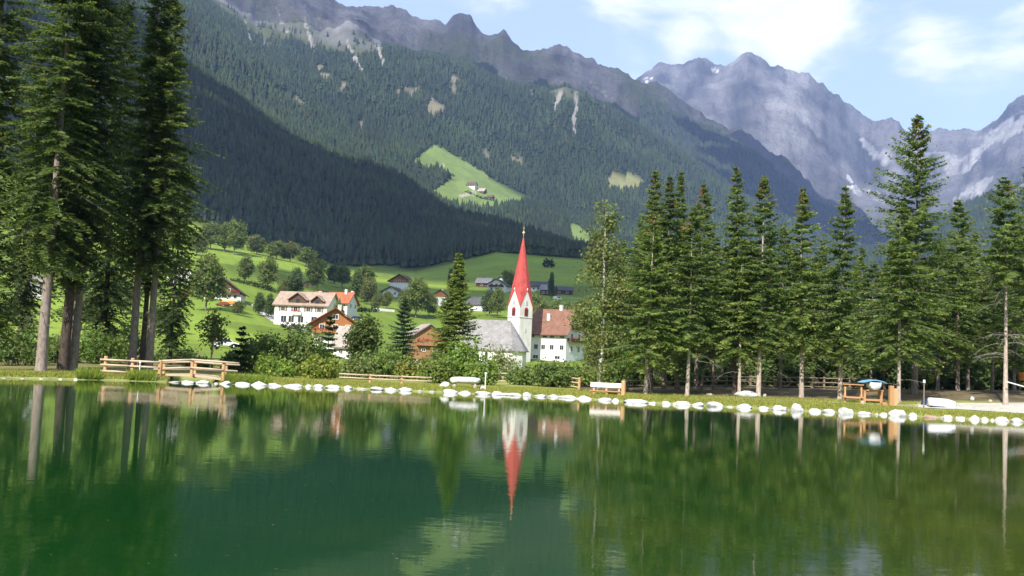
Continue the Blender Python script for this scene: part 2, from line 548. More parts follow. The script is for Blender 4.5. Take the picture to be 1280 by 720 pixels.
def height(x, y):
    x, y = np.atleast_1d(np.asarray(x, float)), np.atleast_1d(np.asarray(y, float))
    az, r = np.arctan2(x, y), np.hypot(x, y)
    Z = np.stack([np.interp(az, A, z, period=2 * math.pi) for _, A, z in ROWS])
    Z = np.minimum(Z, 2420.0)
    k = np.clip(np.searchsorted(RR, r) - 1, 0, len(RR) - 2)
    t = np.clip((r - RR[k]) / (RR[k + 1] - RR[k]), 0, 1)
    i = np.arange(len(r))
    lin = Z[k, i] * (1 - t) + Z[k + 1, i] * t
    # bank and lake bed
    d = r - shore_r(az)
    bank = 0.22 + 0.08 * fbm(x / 3.0, y / 3.0, 3, 5)
    near = bank + (Z[0, i] - bank) * np.clip((d - 1.5) / np.maximum(78 - (r - d) - 1.5, 1), 0, 1) ** 1.1
    near = np.where(d < 1.2, bank * sstep(-0.1, 1.2, d) - 1.6 * (1 - sstep(-2.2, 0.1, d)) - 0.06 * (1 - sstep(0.0, 0.5, d)), near)
    z = np.where(r < 78, near, lin)
    # relief
    rock = sstep(3000, 3700, r)
    z = z + 0.1 * fbm(x / 6, y / 6, 3, 9) * sstep(70, 100, r)
    z = z + 1.6 * fbm(x / 60, y / 60, 4, 11) * sstep(150, 420, r)
    z = z + 26 * fbm(x / 210, y / 210, 5, 21) * sstep(950, 1400, r) * (1 - 0.2 * rock)
    z = z + rock * (80 * ridged(az * 26 + 0.25 * fbm(x / 300, y / 300, 4, 3), r / 900, 6, 31) + 75 * ridged(x / 380, y / 380, 7, 41) + (20 + 30 * sstep(4900, 5300, r)) * ridged(az * 75 + 0.3 * fbm(x / 120, y / 120, 3, 43), r / 420, 5, 45) + (8 + 18 * sstep(4900, 5300, r)) * ridged(az * 170, r / 230 + 0.4 * fbm(x / 200, y / 200, 2, 47), 4, 48))
    z = z - rock * (40 + 18 * sstep(4900, 5300, r))
    return np.minimum(z, 2560.0)


def hz1(x, y):
    return float(height([x], [y])[0])


az_in = np.linspace(R_(-33), R_(33), 760)
az_l = np.linspace(-math.pi, R_(-33), 96, endpoint=False)
az_r = np.linspace(R_(33), math.pi, 96)[1:]
AZ = np.concatenate([az_l, az_in, az_r])
RAD = [1.5]
while RAD[-1] < 9400:
    q = RAD[-1]
    RAD.append(q + max(0.45, q * (0.0125 if 35 < q < 90 else 0.0055 if 3300 < q < 4500 or 5200 < q < 7050 else 0.013)))
RAD = np.array(RAD)
RAD[-1] = 9400
A2, R2 = np.meshgrid(AZ, RAD)
X2, Y2 = R2 * np.sin(A2), R2 * np.cos(A2)
Z2 = height(X2.ravel(), Y2.ravel()).reshape(X2.shape)
PX2, PY2, PD2 = project(np.stack([X2.ravel(), Y2.ravel(), Z2.ravel()], 1))
PX2[PD2 < 1] = -9999
PX2, PY2 = PX2.reshape(X2.shape), PY2.reshape(X2.shape)

MEADOW = [(513, 204), (526, 192), (543, 181), (560, 189), (590, 208), (625, 230), (664, 246), (648, 258), (600, 262), (560, 256), (536, 243), (553, 230), (562, 221), (546, 212), (530, 211)]
MEADOW2 = [(712, 279), (722, 280), (738, 294), (738, 312), (714, 304)]
MEADOW3 = [(757, 222), (770, 215), (788, 220), (808, 231), (792, 239), (762, 240)]
CLEAR = [[(393, 84), (402, 82), (416, 96), (410, 100), (398, 94)], [(424, 98), (436, 105), (428, 118), (438, 122), (426, 116)], [(494, 113), (506, 109), (526, 110), (522, 117), (506, 121), (494, 119)], [(532, 140), (540, 122), (556, 133), (552, 142), (540, 144)], [(366, 116), (384, 130), (378, 134), (364, 122)], [(562, 96), (570, 94), (570, 122), (563, 118)], [(446, 150), (456, 152), (455, 162), (447, 160)], [(600, 190), (606, 186), (614, 202), (606, 204)], [(744, 90), (754, 92), (752, 104), (742, 100)], [(640, 195), (655, 199), (652, 208), (640, 203)]]
STREAK = [[(380, 12), (386, 30), (395, 66), (390, 66), (383, 42)], [(430, 44), (446, 68), (455, 92), (449, 92), (438, 66)], [(471, 46), (477, 60), (481, 88), (477, 88), (472, 62)], [(660, 105), (668, 118), (673, 129), (668, 128)], [(706, 108), (700, 124), (690, 140), (688, 136), (696, 118)], [(719, 112), (724, 128), (716, 168), (713, 164)], [(300, 12), (310, 40), (318, 60), (312, 58)], [(345, 5), (356, 30), (362, 48), (352, 36)], [(730, 95), (760, 118), (772, 126), (750, 116)]]
SCREE = [([(1066, 165), (1078, 172), (1096, 190), (1112, 186), (1130, 196), (1120, 212), (1100, 206), (1084, 188)], 0.55), ([(1048, 210), (1058, 220), (1063, 229), (1056, 228)], 0.9), ([(1058, 222), (1074, 236), (1094, 240), (1108, 250), (1112, 262), (1094, 252), (1068, 240)], 0.6),
         ([(1180, 196), (1206, 194), (1228, 176), (1224, 200), (1204, 222), (1184, 224)], 0.6), ([(1222, 178), (1246, 160), (1280, 140), (1280, 158), (1246, 176), (1228, 196)], 0.45), ([(1195, 252), (1212, 238), (1232, 222), (1240, 226), (1216, 246), (1200, 262)], 0.5), ([(881, 77), (888, 78), (899, 84), (893, 86)], 0.9), ([(797, 95), (806, 97), (812, 102), (806, 102)], 0.8), ([(1128, 186), (1160, 190), (1186, 186), (1184, 206), (1150, 214), (1120, 206)], 0.4), ([(986, 85), (994, 87), (992, 90), (987, 90)], 0.8)]
ROCKLINE = [(200, -400), (235, -40), (262, 8), (300, 40), (330, 58), (372, 60), (410, 72), (440, 66), (470, 66), (500, 62), (541, 64), (600, 78), (640, 100), (680, 104), (690, 118), (712, 124), (735, 118), (765, 130), (830, 168), (900, 205), (1000, 285), (1280, 240), (1700, 0), (1700, -500), (200, -500)]


def surface_masks(px, py, x, y, r):
    jx = px + 5 * fbm(x / 90, y / 90, 4, 61)
    jy = py + 4 * fbm(x / 90, y / 90, 4, 71)
    mead = ((r > 1880) & (r < 2800) & (inpoly(jx * .3 + px * .7, jy * .3 + py * .7, MEADOW) | inpoly(px, py, MEADOW2))) | ((r > 2300) & (r < 3300) & inpoly(jx, jy, MEADOW3))
    clear = np.zeros(px.shape, bool)
    if True:
        for c in CLEAR:
            clear |= inpoly(jx, jy, c)
    clear &= (r > 1800) & (r < 3500)
    streak = np.zeros(px.shape, bool)
    jx2 = px + 5 * fbm(x / 70, y / 70, 4, 81)
    for c in STREAK:
        streak |= inpoly(jx2, py, c)
    streak &= (r > 1800) & (r < 4500)
    rock = (inpoly(px + 14 * fbm(x / 130, y / 130, 4, 91), py + 26 * fbm(x / 130, y / 130, 4, 95), ROCKLINE) & (r > 2500)) | (r > 5200)
    return mead, clear, streak, rock


def terrain_colour(px, py, x, y, r, az, z):
    n = px.shape[0]
    C = np.zeros((n, 3))
    grass = np.array([0.165, 0.235, 0.034])
    C[:] = grass
    g = fbm(x / 45, y / 45, 4, 101)[:, None]
    C = C * (1 + 0.25 * g) + np.array([0.05, 0.03, 0.0]) * np.clip(fbm(x / 120, y / 25, 3, 105), 0, 1)[:, None]
    # mown bands of the far fields
    fld = ((r > 120) & (r < 900))[:, None]
    C = np.where(fld, C * (1.0 + 0.05 * np.sin((x + 0.35 * y) * 0.9) + 0.15 * np.sign(fbm(x / 140, y / 90, 2, 111)))[:, None], C)
    # lakeside lawn, worn grass, bare soil under the trees
    d = r - shore_r(az)
    lawn = np.array([0.27, 0.30, 0.075])
    nearm = (1 - sstep(85, 120, r))[:, None]
    C = C * (1 - nearm) + lawn * (1 + 0.3 * fbm(x / 2.5, y / 2.5, 4, 121)[:, None]) * nearm
    soil = np.clip(sstep(8.0, 11.0, d + 3 * fbm(x / 5, y / 5, 4, 131)) * (1 - sstep(105, 150, r)), 0, 1)
    soil = soil * np.where(az > R_(4), 1.0, np.where(az < R_(-17), 0.7, 0.15))
    C = C * (1 - soil[:, None]) + (np.array([0.15, 0.12, 0.07]) * (1 + 0.5 * fbm(x / 1.5, y / 1.5, 3, 141)[:, None])) * soil[:, None]
    edge = (1 - sstep(0.0, 1.0, np.abs(d - 0.2)))[:, None]
    C = C * (1 - 0.5 * edge) + np.array([0.20, 0.19, 0.10]) * 0.5 * edge
    C = np.where((d < -0.2)[:, None], np.array([0.05, 0.07, 0.03]), C)
    # forest floor
    mead, clear, streak, rock = surface_masks(px, py, x, y, r)
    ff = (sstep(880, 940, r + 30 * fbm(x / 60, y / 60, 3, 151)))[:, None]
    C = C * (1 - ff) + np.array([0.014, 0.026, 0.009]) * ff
    C = np.where(mead[:, None], np.array([0.165, 0.225, 0.060]) * (1 + 0.25 * fbm(x / 60, y / 60, 4, 161)[:, None]), C)
    tr_ = (r > 1900) & (r < 2500) & (inpoly(px, py, [(573, 243.5), (600, 240), (601, 242), (574, 247)]) | inpoly(px, py, [(548, 206), (552, 205), (556, 208), (551, 209)]))
    C = np.where(tr_[:, None], np.array([0.42, 0.38, 0.28]), C)
    m3 = (r > 2300) & (r < 3300) & inpoly(px, py, MEADOW3)
    C = np.where(m3[:, None], np.array([0.20, 0.20, 0.085]), C)
    rk = np.array([0.128, 0.124, 0.124]) * (1 + 0.7 * fbm(x / 140, y / 140, 6, 171)[:, None] + 0.8 * fbm(az * 55, r / 500, 5, 173)[:, None])
    alp = np.clip(fbm(x / 260, y / 260, 4, 181) * 1.8 + 0.35 - sstep(1150, 1600, z) * 0.7, 0, 1)[:, None]
    rk = rk * (1 - alp) + np.array([0.075, 0.085, 0.035]) * alp
    far = sstep(5200, 5800, r)[:, None]
    rk = rk * (1 - far) + np.array([0.20, 0.19, 0.185]) * np.clip(1 + 0.8 * fbm(x / 160, y / 160, 6, 175)[:, None] + 1.1 * fbm(az * 60 + 0.3 * fbm(x / 300, y / 300, 3, 178), r / 900, 6, 177)[:, None], 0.35, 2.2) * far
    # larch brown and forest on the shaded ridge
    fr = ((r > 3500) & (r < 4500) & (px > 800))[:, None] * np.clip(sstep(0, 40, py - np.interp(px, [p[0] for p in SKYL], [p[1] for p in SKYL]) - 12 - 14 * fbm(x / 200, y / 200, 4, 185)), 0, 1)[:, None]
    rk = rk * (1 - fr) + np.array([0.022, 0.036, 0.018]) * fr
    C = np.where(rock[:, None], rk, C)
    # lower forest on the far mountain foot
    foot = ((r > 4700) & (z < 760))[:, None]
    C = np.where(foot, np.array([0.025, 0.04, 0.02]), C)
    tan = np.array([0.17, 0.155, 0.095]) * (1 + 0.4 * fbm(x / 25, y / 25, 4, 191)[:, None])
    C = np.where((clear & (fbm(x / 30, y / 30, 3, 195) > -0.25))[:, None], tan, C)
    C = np.where((streak & (fbm(x / 22, y / 22, 3, 198) > -0.12))[:, None], np.array([0.26, 0.24, 0.21]) * (1 + 0.3 * fbm(x / 30, y / 30, 3, 199)[:, None]), C)
    for poly, v in SCREE:
        s = inpoly(px + 16 * fbm(x / 160, y / 160, 5, 201), py + 14 * fbm(x / 160, y / 160, 5, 203), poly) & (r > 5200)
        q = (s * np.clip(0.75 + 1.6 * fbm(az * 70, r / 700, 5, 205) + 0.5 * fbm(x / 70, y / 70, 4, 206), 0.0, 1.0))[:, None]
        C = C * (1 - q) + np.array([v, v * 0.97, v * 0.93]) * (1 + 0.3 * fbm(x / 80, y / 80, 4, 207)[:, None]) * q
    return np.clip(C, 0.005, 0.95)


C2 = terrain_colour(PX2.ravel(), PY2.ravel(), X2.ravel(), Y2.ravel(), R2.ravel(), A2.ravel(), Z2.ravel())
gm = m_terrain('meadow_ground', 0.9, 0.06, 0.32, 0.4, 0.15)
hm = m_terrain('hillside_ground', 0.06, 0.012, 0.35, 0.6, 4.0)
mm = m_terrain('mountain_rock', 0.045, 0.009, 0.55, 1.0, 38.0)
NC = len(AZ)


def slice_terrain(name, r0, r1, m, label):
    i0, i1 = np.searchsorted(RAD, r0), min(np.searchsorted(RAD, r1), len(RAD) - 1)
    sl = slice(i0 * NC, (i1 + 1) * NC)
    V = np.stack([X2.ravel()[sl], Y2.ravel()[sl], Z2.ravel()[sl]], 1)
    nr = i1 - i0 + 1
    ii, jj = np.meshgrid(np.arange(nr - 1), np.arange(NC - 1), indexing='ij')
    a = (ii * NC + jj).ravel()
    F = np.stack([a, a + NC, a + NC + 1, a + 1], 1)
    o = link(name, np_mesh(name, V, F, C2[sl]), m, None, True)
    return tag(o, label, None, None, 'structure')


slice_terrain('ground', 0, 900, gm, 'green valley floor, lake bank and meadows rising behind the village')
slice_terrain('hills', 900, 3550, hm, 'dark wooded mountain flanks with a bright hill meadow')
slice_terrain('mountains', 3550, 5000, mm, 'jagged brown and blue rock ridge above the wooded flank')
slice_terrain('mountains', 5000, 9999, mm, 'far grey rock peaks with scree and snow patches')

# ------------------------------------------------------------------ water
wm, wt, wout = mat_base('lake_water')
g = wt.n('ShaderNodeNewGeometry')
mp = wt.n('ShaderNodeMapping', ins={'Vector': g.outputs['Position'], 'Scale': (1.0, 1.7, 1.0), 'Rotation': (0, 0, 0.25)})
wn = wt.n('ShaderNodeTexNoise', ins={'Vector': mp.outputs[0], 'Scale': 2.3, 'Detail': 3.0, 'Roughness': 0.5})
wn2 = wt.n('ShaderNodeTexNoise', ins={'Vector': mp.outputs[0], 'Scale': 0.35, 'Detail': 2.0, 'Roughness': 0.5})
wbed = wt.n('ShaderNodeTexNoise', ins={'Vector': g.outputs['Position'], 'Scale': 0.22, 'Detail': 5.0, 'Roughness': 0.6})
sx = wt.n('ShaderNodeSeparateXYZ', ins={0: g.outputs['Position']})
# the lake bed shows olive through the shallows towards the near right bank
shal = wt.math('ADD', wt.math('MULTIPLY', sx.outputs[0], 0.055), wt.math('MULTIPLY', sx.outputs[1], -0.030))
shal = wt.math('ADD', shal, wt.math('MULTIPLY', wbed.outputs[0], 0.9))
shal = wt.n('ShaderNodeMapRange', interpolation_type='SMOOTHSTEP', ins={0: shal, 1: -0.15, 2: 0.75}).outputs[0]
bedc = wt.mix(wbed.outputs[0], (0.022, 0.046, 0.005), (0.078, 0.088, 0.014))
wc = wt.mix(shal, (0.005, 0.040, 0.007), bedc)
amp = wt.math('ADD', 0.35, wt.math('MULTIPLY', wn2.outputs[0], 1.3))
hgt = wt.math('MULTIPLY', wn.outputs[0], amp)
wb = wt.n('ShaderNodeBump', ins={'Height': hgt, 'Strength': 0.034, 'Distance': 0.05})
wp = wt.n('ShaderNodeBsdfPrincipled', ins={'Roughness': 0.03, 'IOR': 1.333})
wt.l(wc, wp.inputs['Base Color'])
wt.l(wb.outputs[0], wp.inputs['Normal'])
wt.l(wp.outputs[0], wout.inputs[0])
NA = 1440
aw = np.linspace(-math.pi, math.pi, NA + 1)[:-1]
rw = shore_r(aw) + 1.0
Vw = [(0, 0, 0)] + [(r * math.sin(a), r * math.cos(a), 0) for a, r in zip(aw, rw)]
Fw = [(0, 1 + (i + 1) % NA, 1 + i) for i in range(NA)]
me = bpy.data.meshes.new('water')
me.from_pydata(Vw, [], Fw)
tag(link('water', me, wm), 'still green lake mirroring the trees and church', None, None, 'structure')

rng_ = np.random.default_rng(404)
nd = 170
yd = 9 + 34 * rng_.random(nd) ** 1.4
xd = (rng_.random(nd) - 0.5) * yd * 1.1
ad = rng_.random(nd) * 6.28
dl = np.stack([np.cos(ad), np.sin(ad), np.zeros(nd)], 1)
Vd, Fd = kites_ = (lambda P, d, e, l, w: (np.stack([P, P + d * l * 0.45 + e * w * 0.5, P + d * l, P + d * l * 0.45 - e * w * 0.5], 1).reshape(-1, 3), np.arange(4 * len(P)).reshape(-1, 4)))(
    np.stack([xd, yd, np.full(nd, 0.004)], 1), dl, np.stack([-dl[:, 1], dl[:, 0], dl[:, 2]], 1), rng_.uniform(0.02, 0.055, (nd, 1)), rng_.uniform(0.012, 0.03, (nd, 1)))
tag(link('floating_leaves', np_mesh('floating_leaves', Vd, Fd, np.repeat(np.array([[0.16, 0.14, 0.06]]) * rng_.uniform(0.5, 1.8, (nd, 1)), 4, 0)), leaf), 'tiny leaves and specks floating on the lake surface', None, None, 'stuff')

# gravel path on the right bank
pm = m_noise('gravel_path', (0.40, 0.37, 0.31), (0.60, 0.57, 0.50), 2.5, 0.95, 0.1, (1, 1, 1), 0.3)


def strip(name, pts, label, m, lift=0.035):
    """pts: (x, y, half width); a sheet that follows the ground."""
    P = []
    for (x0, y0, w0), (x1, y1, w1) in zip(pts[:-1], pts[1:]):
        k = max(2, int(math.hypot(x1 - x0, y1 - y0) / 0.8))
        for i in range(k):
            t = i / k
            P.append((x0 + (x1 - x0) * t, y0 + (y1 - y0) * t, w0 + (w1 - w0) * t))
    P.append(pts[-1])
    V, F = [], []
    M = 6
    for i, (x, y, w) in enumerate(P):
        a, b = P[max(i - 1, 0)], P[min(i + 1, len(P) - 1)]
        dx, dy = b[0] - a[0], b[1] - a[1]
        l = math.hypot(dx, dy) + 1e-9
        nx, ny = -dy / l, dx / l
        for j in range(M + 1):
            s = (j / M * 2 - 1) * w * (1 + 0.15 * math.sin(i * 0.9 + j * 3))
            V.append((x + nx * s, y + ny * s))
    V = np.array(V)
    z = height(V[:, 0], V[:, 1]) + lift
    for i in range(len(P) - 1):
        for j in range(M):
            a = i * (M + 1) + j
            F.append((a, a + 1, a + M + 2, a + M + 1))
    o = link(name, np_mesh(name, np.column_stack([V, z]), np.array(F)), m, None, True)
    return tag(o, label, None, None, 'structure')


def bank(px, d):
    """Point d metres behind the waterline in the column of photo pixel px."""
    a = azel(px, hz(px) + 30)[0]
    r = float(shore_base(np.array([a]))[0]) + d
    x, y = r * math.sin(a), r * math.cos(a)
    return np.array([x, y, hz1(x, y)])


def ground(px, D, py=None):
    p = at(px, py if py is not None else hz(px) + 20, D)
    return np.array([p[0], p[1], hz1(p[0], p[1])])


pp = [(bank(870, 6.5), 0.15), (bank(960, 6), 0.3), (bank(1060, 6), 0.45), (bank(1130, 6), 0.7), (bank(1190, 6), 1.6), (bank(1240, 6.2), 2.8), (bank(1290, 6.4), 3.4), (bank(1400, 6), 3)]
strip('path', [(p[0], p[1], w) for p, w in pp], 'pale gravel path across the lakeside lawn', pm)
lane = [(ground(318, 352, 400), 2.2), (ground(328, 338, 400), 2.4), (ground(340, 322, 400), 2.6), (ground(352, 305, 405), 2.6), (ground(368, 292, 405), 2.4), (ground(390, 285, 405), 2.2)]
strip('road', [(p[0], p[1], w) for p, w in lane], 'pale village lane curving below the white house', pm, 0.12)

# ------------------------------------------------------------------ trees


def unit(a):
    return a / (np.linalg.norm(a, axis=-1, keepdims=True) + 1e-9)


def kites(P, d, e, l, w):
    """One narrow leaf-like quad for every row."""
    n = len(P)
    l, w = l[:, None], w[:, None]
    V = np.stack([P, P + d * l * 0.45 + e * w * 0.5, P + d * l, P + d * l * 0.45 - e * w * 0.5], 1).reshape(-1, 3)
    return V, np.arange(4 * n).reshape(-1, 4)


def spruce_parts(seed, h, z0, rm, dens=1.0, tint=(0.045, 0.085, 0.02), droop=0.35, power=0.8, cones=0, dead=0, tr=None, gap=0.2, kl=1.0, lowtaper=0.55):
    rng = np.random.default_rng(seed)
    nb = int((h - z0) * 16 * dens)
    t = (np.arange(nb) + rng.random(nb)) / nb
    t = np.clip(np.round(t * (h - z0) / 0.42) * 0.42 / (h - z0) + rng.normal(0, 0.006, nb), 0, 0.995)
    ph = rng.random(nb) * 2 * np.pi
    zb = z0 + (h - z0) * t
    L = rm * ((1 - t) ** power * 0.98 + 0.02) * rng.uniform(0.55, 1.1, nb)
    L *= np.clip(lowtaper + (1 - lowtaper) * t / 0.15, 0, 1)
    L *= 1 + gap * np.sin(ph * 2 + seed + zb * 0.7) + gap * np.sin(ph - seed * 1.7 + zb * 0.31)
    L = np.maximum(L, 0.12)
    a = -0.12 + 0.75 * t ** 1.3 + rng.normal(0, 0.08, nb)
    k = (np.ceil(L / 0.135) + 2).astype(int)
    bi = np.repeat(np.arange(nb), k)
    j = np.arange(len(bi)) - np.repeat(np.cumsum(k) - k, k)
    s = (j + rng.random(len(bi))) / np.repeat(k, k)
    keep = (s > 0.12) & (rng.random(len(bi)) < 0.9)
    bi, s = bi[keep], s[keep]
    Lb, tb, pb = L[bi], t[bi], ph[bi] + 0.12 * np.sin(s * 5 + bi)
    out = np.stack([np.cos(pb), np.sin(pb), np.zeros_like(pb)], 1)
    side = np.stack([-np.sin(pb), np.cos(pb), np.zeros_like(pb)], 1)
    dz = a[bi] * s - droop * (1 - 0.6 * tb) * s ** 2 + 0.12 * s ** 4
    P = out * (Lb * s)[:, None]
    P[:, 2] = zb[bi] + Lb * dz
    up = np.array([0, 0, 1.0])
    bri = rng.uniform(0.75, 1.25, nb)[bi] * rng.uniform(0.85, 1.15, len(bi))
    col = np.array(tint)[None] * bri[:, None]
    col *= (1 + 0.35 * sstep(0.7, 1.0, s))[:, None]
    col[:, 0] *= 1 + 0.25 * sstep(0.75, 1.0, s)
    VV, FF, CC = [], [], []
    base = 0
    n = len(P)

    def addk(P, d, e, l, w, c):
        nonlocal base
        V, F = kites(P, d, e, l, w)
        VV.append(V)
        FF.append(F + base)
        CC.append(np.repeat(c, 4, 0))
        base += len(V)

    for sg in (1, -1):
        d = unit(out * 0.55 + side * sg * 0.85 - up * 0.30 + rng.normal(0, 0.22, (n, 3)))
        e = unit(np.cross(d, up + rng.normal(0, 0.55, (n, 3))))
        l = kl * (0.16 + 0.30 * (1 - s) * np.sqrt(Lb) * rng.uniform(0.6, 1.2, n) + 0.08)
        addk(P, d, e, l, kl * rng.uniform(0.10, 0.17, n), col)
    sel = rng.random(n) < 0.8
    d = unit(out[sel] * 0.4 - up * 0.85 + rng.normal(0, 0.25, (sel.sum(), 3)))
    e = unit(side[sel] + rng.normal(0, 0.4, (sel.sum(), 3)))
    addk(P[sel], d, e, kl * rng.uniform(0.18, 0.42, sel.sum()) * (1 - 0.5 * s[sel]), kl * rng.uniform(0.09, 0.15, sel.sum()), col[sel] * 0.9)
    # leader shoot
    m = 26
    zz = h - rng.random(m) * 0.9
    pl = rng.random(m) * 6.28
    o2 = np.stack([np.cos(pl), np.sin(pl), np.full(m, 0.9)], 1)
    addk(np.stack([np.zeros(m), np.zeros(m), zz], 1), unit(o2), unit(np.cross(o2, up)), 0.12 + (h - zz) * 0.3, np.full(m, 0.07), np.tile(np.array(tint) * 1.2, (m, 1)))
    # trunk
    tr = tr or h * 0.0105
    mb = MB()
    zs = [-0.4, 0.0, 0.25, 1.0] + [1.0 + (h - 1.2) * q for q in (0.15, 0.3, 0.45, 0.6, 0.75, 0.9, 1.0)]
    bend = rng.normal(0, 0.012 * h ** 0.5, 2)
    mb.tube([(bend[0] * math.sin(z * 0.35), bend[1] * math.sin(z * 0.3 + 1) - bend[1] * math.sin(1), z) for z in zs],
            [tr * 1.5, tr * 1.35, tr * 1.1, tr] + [tr * max(1 - (z / h) ** 1.05, 0.04) for z in zs[4:]], 10, True, seed, 0.06)
    # limbs inside the crown
    bb = MB()
    idx = rng.choice(nb, min(nb, int(40 + h * 3)), replace=False)
    for i in idx:
        o = np.array([math.cos(ph[i]), math.sin(ph[i]), 0])
        pts = [tuple(o * L[i] * q + np.array([0, 0, zb[i] + L[i] * (a[i] * q - droop * (1 - 0.6 * t[i]) * q * q + 0.12 * q ** 4)])) for q in (0, 0.45, 0.9)]
        bb.tube(pts, [0.028, 0.018, 0.006], 3, False)
    for i in range(dead if dead > 20 else (dead * 2) // 3):
        z = z0 * rng.uniform(0.35, 1.12)
        p = rng.random() * 6.28
        l = rng.uniform(0.6, 1.0) * min(rm * 0.95, 2.3)
        dr = rng.uniform(0.25, 0.75)
        o = np.array([math.cos(p), math.sin(p), 0])
        w = rng.normal(0, 0.08, 2)
        pts = [tuple(o * l * q + np.array([w[0] * q, w[1] * q, z + l * (0.25 * q - dr * q * q)])) for q in (0, 0.3, 0.6, 0.85, 1)]
        bb.tube(pts, [0.022, 0.017, 0.013, 0.009, 0.004], 4, False)
        for _ in range(4):
            q = rng.uniform(0.4, 1)
            b = o * l * q + np.array([0, 0, z + l * (0.25 * q - dr * q * q)])
            e = b + np.array([rng.normal(0, .2), rng.normal(0, .2), -rng.uniform(0.1, 0.4)]) + o * 0.15
            bb.tube([tuple(b), tuple(e)], [0.01, 0.004], 3, False)
    if cones:
        m = int(cones)
        tz = rng.random(m) ** 1.4 * 0.13
        zz = h * (1 - tz) - 0.15
        rr_ = rm * (tz * (h / max(h - z0, 1))) ** power * rng.uniform(0.3, 1.1, m) + 0.12
        pc = rng.random(m) * 6.28
        Pc = np.stack([np.cos(pc) * rr_, np.sin(pc) * rr_, zz], 1)
        dn = unit(np.array([0, 0, -1.0]) + rng.normal(0, 0.2, (m, 3)))
        for _ in range(2):
            addk(Pc, dn, unit(np.cross(dn, rng.normal(0, 1, (m, 3)))), rng.uniform(0.14, 0.22, m), np.full(m, 0.09), np.array([[0.34, 0.18, 0.08]]) * rng.uniform(0.6, 1.2, (m, 1)))
    crown = np_mesh('crown', np.concatenate(VV), np.concatenate(FF), np.concatenate(CC))
    return crown, mb, bb


def trunk_with_limbs(mb, bb, m1, m2, parent):
    n = len(mb.f)
    b = len(mb.v)
    mb.v += bb.v
    mb.f += [tuple(i + b for i in f) for f in bb.f]
    o = mb.build('trunk', m1, parent, True)
    o.data.materials.append(m2)
    mi = np.zeros(len(mb.f), dtype=np.int32)
    mi[n:] = 1
    o.data.polygons.foreach_set('material_index', mi)
    return o


def spruce(name, label, loc, seed, h, z0, rm, bark=None, group=None, cat='tree', rz=0.0, **kw):
    t = thing(name, label, cat, loc, rz, group)
    crown, mb, bb = spruce_parts(seed, h, z0, rm, **kw)
    link('crown', crown, needle, t)
    trunk_with_limbs(mb, bb, bark or bark_spruce, dead_wood if kw.get('dead') else bark_dark, t)
    return t


def broadleaf_parts(seed, lobes, n, ls, tint, clump=0.5, per=7, flat=0.0):
    """lobes: (x,y,z,rx,ry,rz). Leaf clumps through the lobes, denser towards their outside."""
    rng = np.random.default_rng(seed)
    Lb = np.array(lobes, float)
    wgt = (Lb[:, 3] * Lb[:, 4] * Lb[:, 5]) ** 0.667
    nc = max(4, n // per)
    li = rng.choice(len(Lb), nc, p=wgt / wgt.sum())
    d = unit(rng.normal(0, 1, (nc, 3)))
    u = rng.random(nc) ** 0.36
    dd = d * (u * (0.82 + 0.3 * vnoise(d[:, 0] * 3 + li * 7.1, d[:, 1] * 3 + d[:, 2] * 5, seed)))[:, None]
    Cc = Lb[li, :3] + dd * Lb[li, 3:6]
    ci = np.repeat(np.arange(nc), per)
    m = len(ci)
    P = Cc[ci] + rng.normal(0, 0.5, (m, 3)) * clump
    nrm = unit(d[ci] * 0.8 + np.array([0, 0, 0.35]) + rng.normal(0, 0.7, (m, 3)))
    t1 = unit(np.cross(nrm, rng.normal(0, 1, (m, 3))))
    e = unit(np.cross(nrm, t1))
    l = ls * rng.uniform(0.6, 1.35, m)
    V, F = kites(P - t1 * (l * 0.5)[:, None], t1, e, l, l * rng.uniform(0.6, 0.95, m))
    c = np.array(tint)[None] * (rng.uniform(0.65, 1.3, nc)[ci] * rng.uniform(0.85, 1.15, m))[:, None]
    c[:, 0] *= rng.uniform(0.85, 1.25, nc)[ci]
    return np_mesh('crown', V, F, np.repeat(c, 4, 0))


def lobes_round(rng, h, r, z0, n=8):
    """A crown of uneven lobes between z0 and h with radius r."""
    L = []
    zc, hh = (z0 + h) / 2, (h - z0) / 2
    for i in range(n):
        a = rng.random() * 6.28
        q = rng.uniform(-0.75, 0.75)
        ring = math.sqrt(max(0.05, 1 - q * q))
        rr_ = r * ring * rng.uniform(0.35, 0.62)
        lr = rng.uniform(0.38, 0.58)
        L.append((math.cos(a) * rr_, math.sin(a) * rr_, zc + hh * q * 0.72, r * lr, r * lr, hh * lr * rng.uniform(0.6, 0.85)))
    L.append((0, 0, zc + hh * 0.45, r * 0.5, r * 0.5, hh * 0.5))
    L.append((0, 0, zc - hh * 0.1, r * 0.7, r * 0.7, hh * 0.65))
    return L


def broadleaf(name, label, loc, seed, h, r, z0, n, ls, tint, bark=None, group=None, cat='tree', tr=None, lobes=None, clump=None, nl=8, trunk_name='trunk'):
    rng = np.random.default_rng(seed + 1000)
    t = thing(name, label, cat, loc, 0, group)
    lb = lobes or lobes_round(rng, h, r, z0, nl)
    link('crown', broadleaf_parts(seed, lb, n, ls, tint, clump if clump is not None else ls * 1.6), leaf, t)
    tr = tr or h * 0.018
    mb = MB()
    top = z0 + (h - z0) * 0.75
    mb.tube([(0, 0, -0.4), (0, 0, 0.3), (0.02 * h, 0.01 * h, top * 0.55), (0.01 * h, -0.01 * h, top)], [tr * 1.3, tr, tr * 0.75, tr * 0.2], 8, True, seed, 0.06)
    for (x, y, z, a, b, c) in lb:
        mb.tube([(0.015 * h, 0, max(0.3, z * 0.45)), (x * 0.45, y * 0.45, z * 0.75), (x, y, z)], [tr * 0.45, tr * 0.28, tr * 0.08], 5, False)
    mb.build(trunk_name, bark or bark_spruce, t, True)
    return t


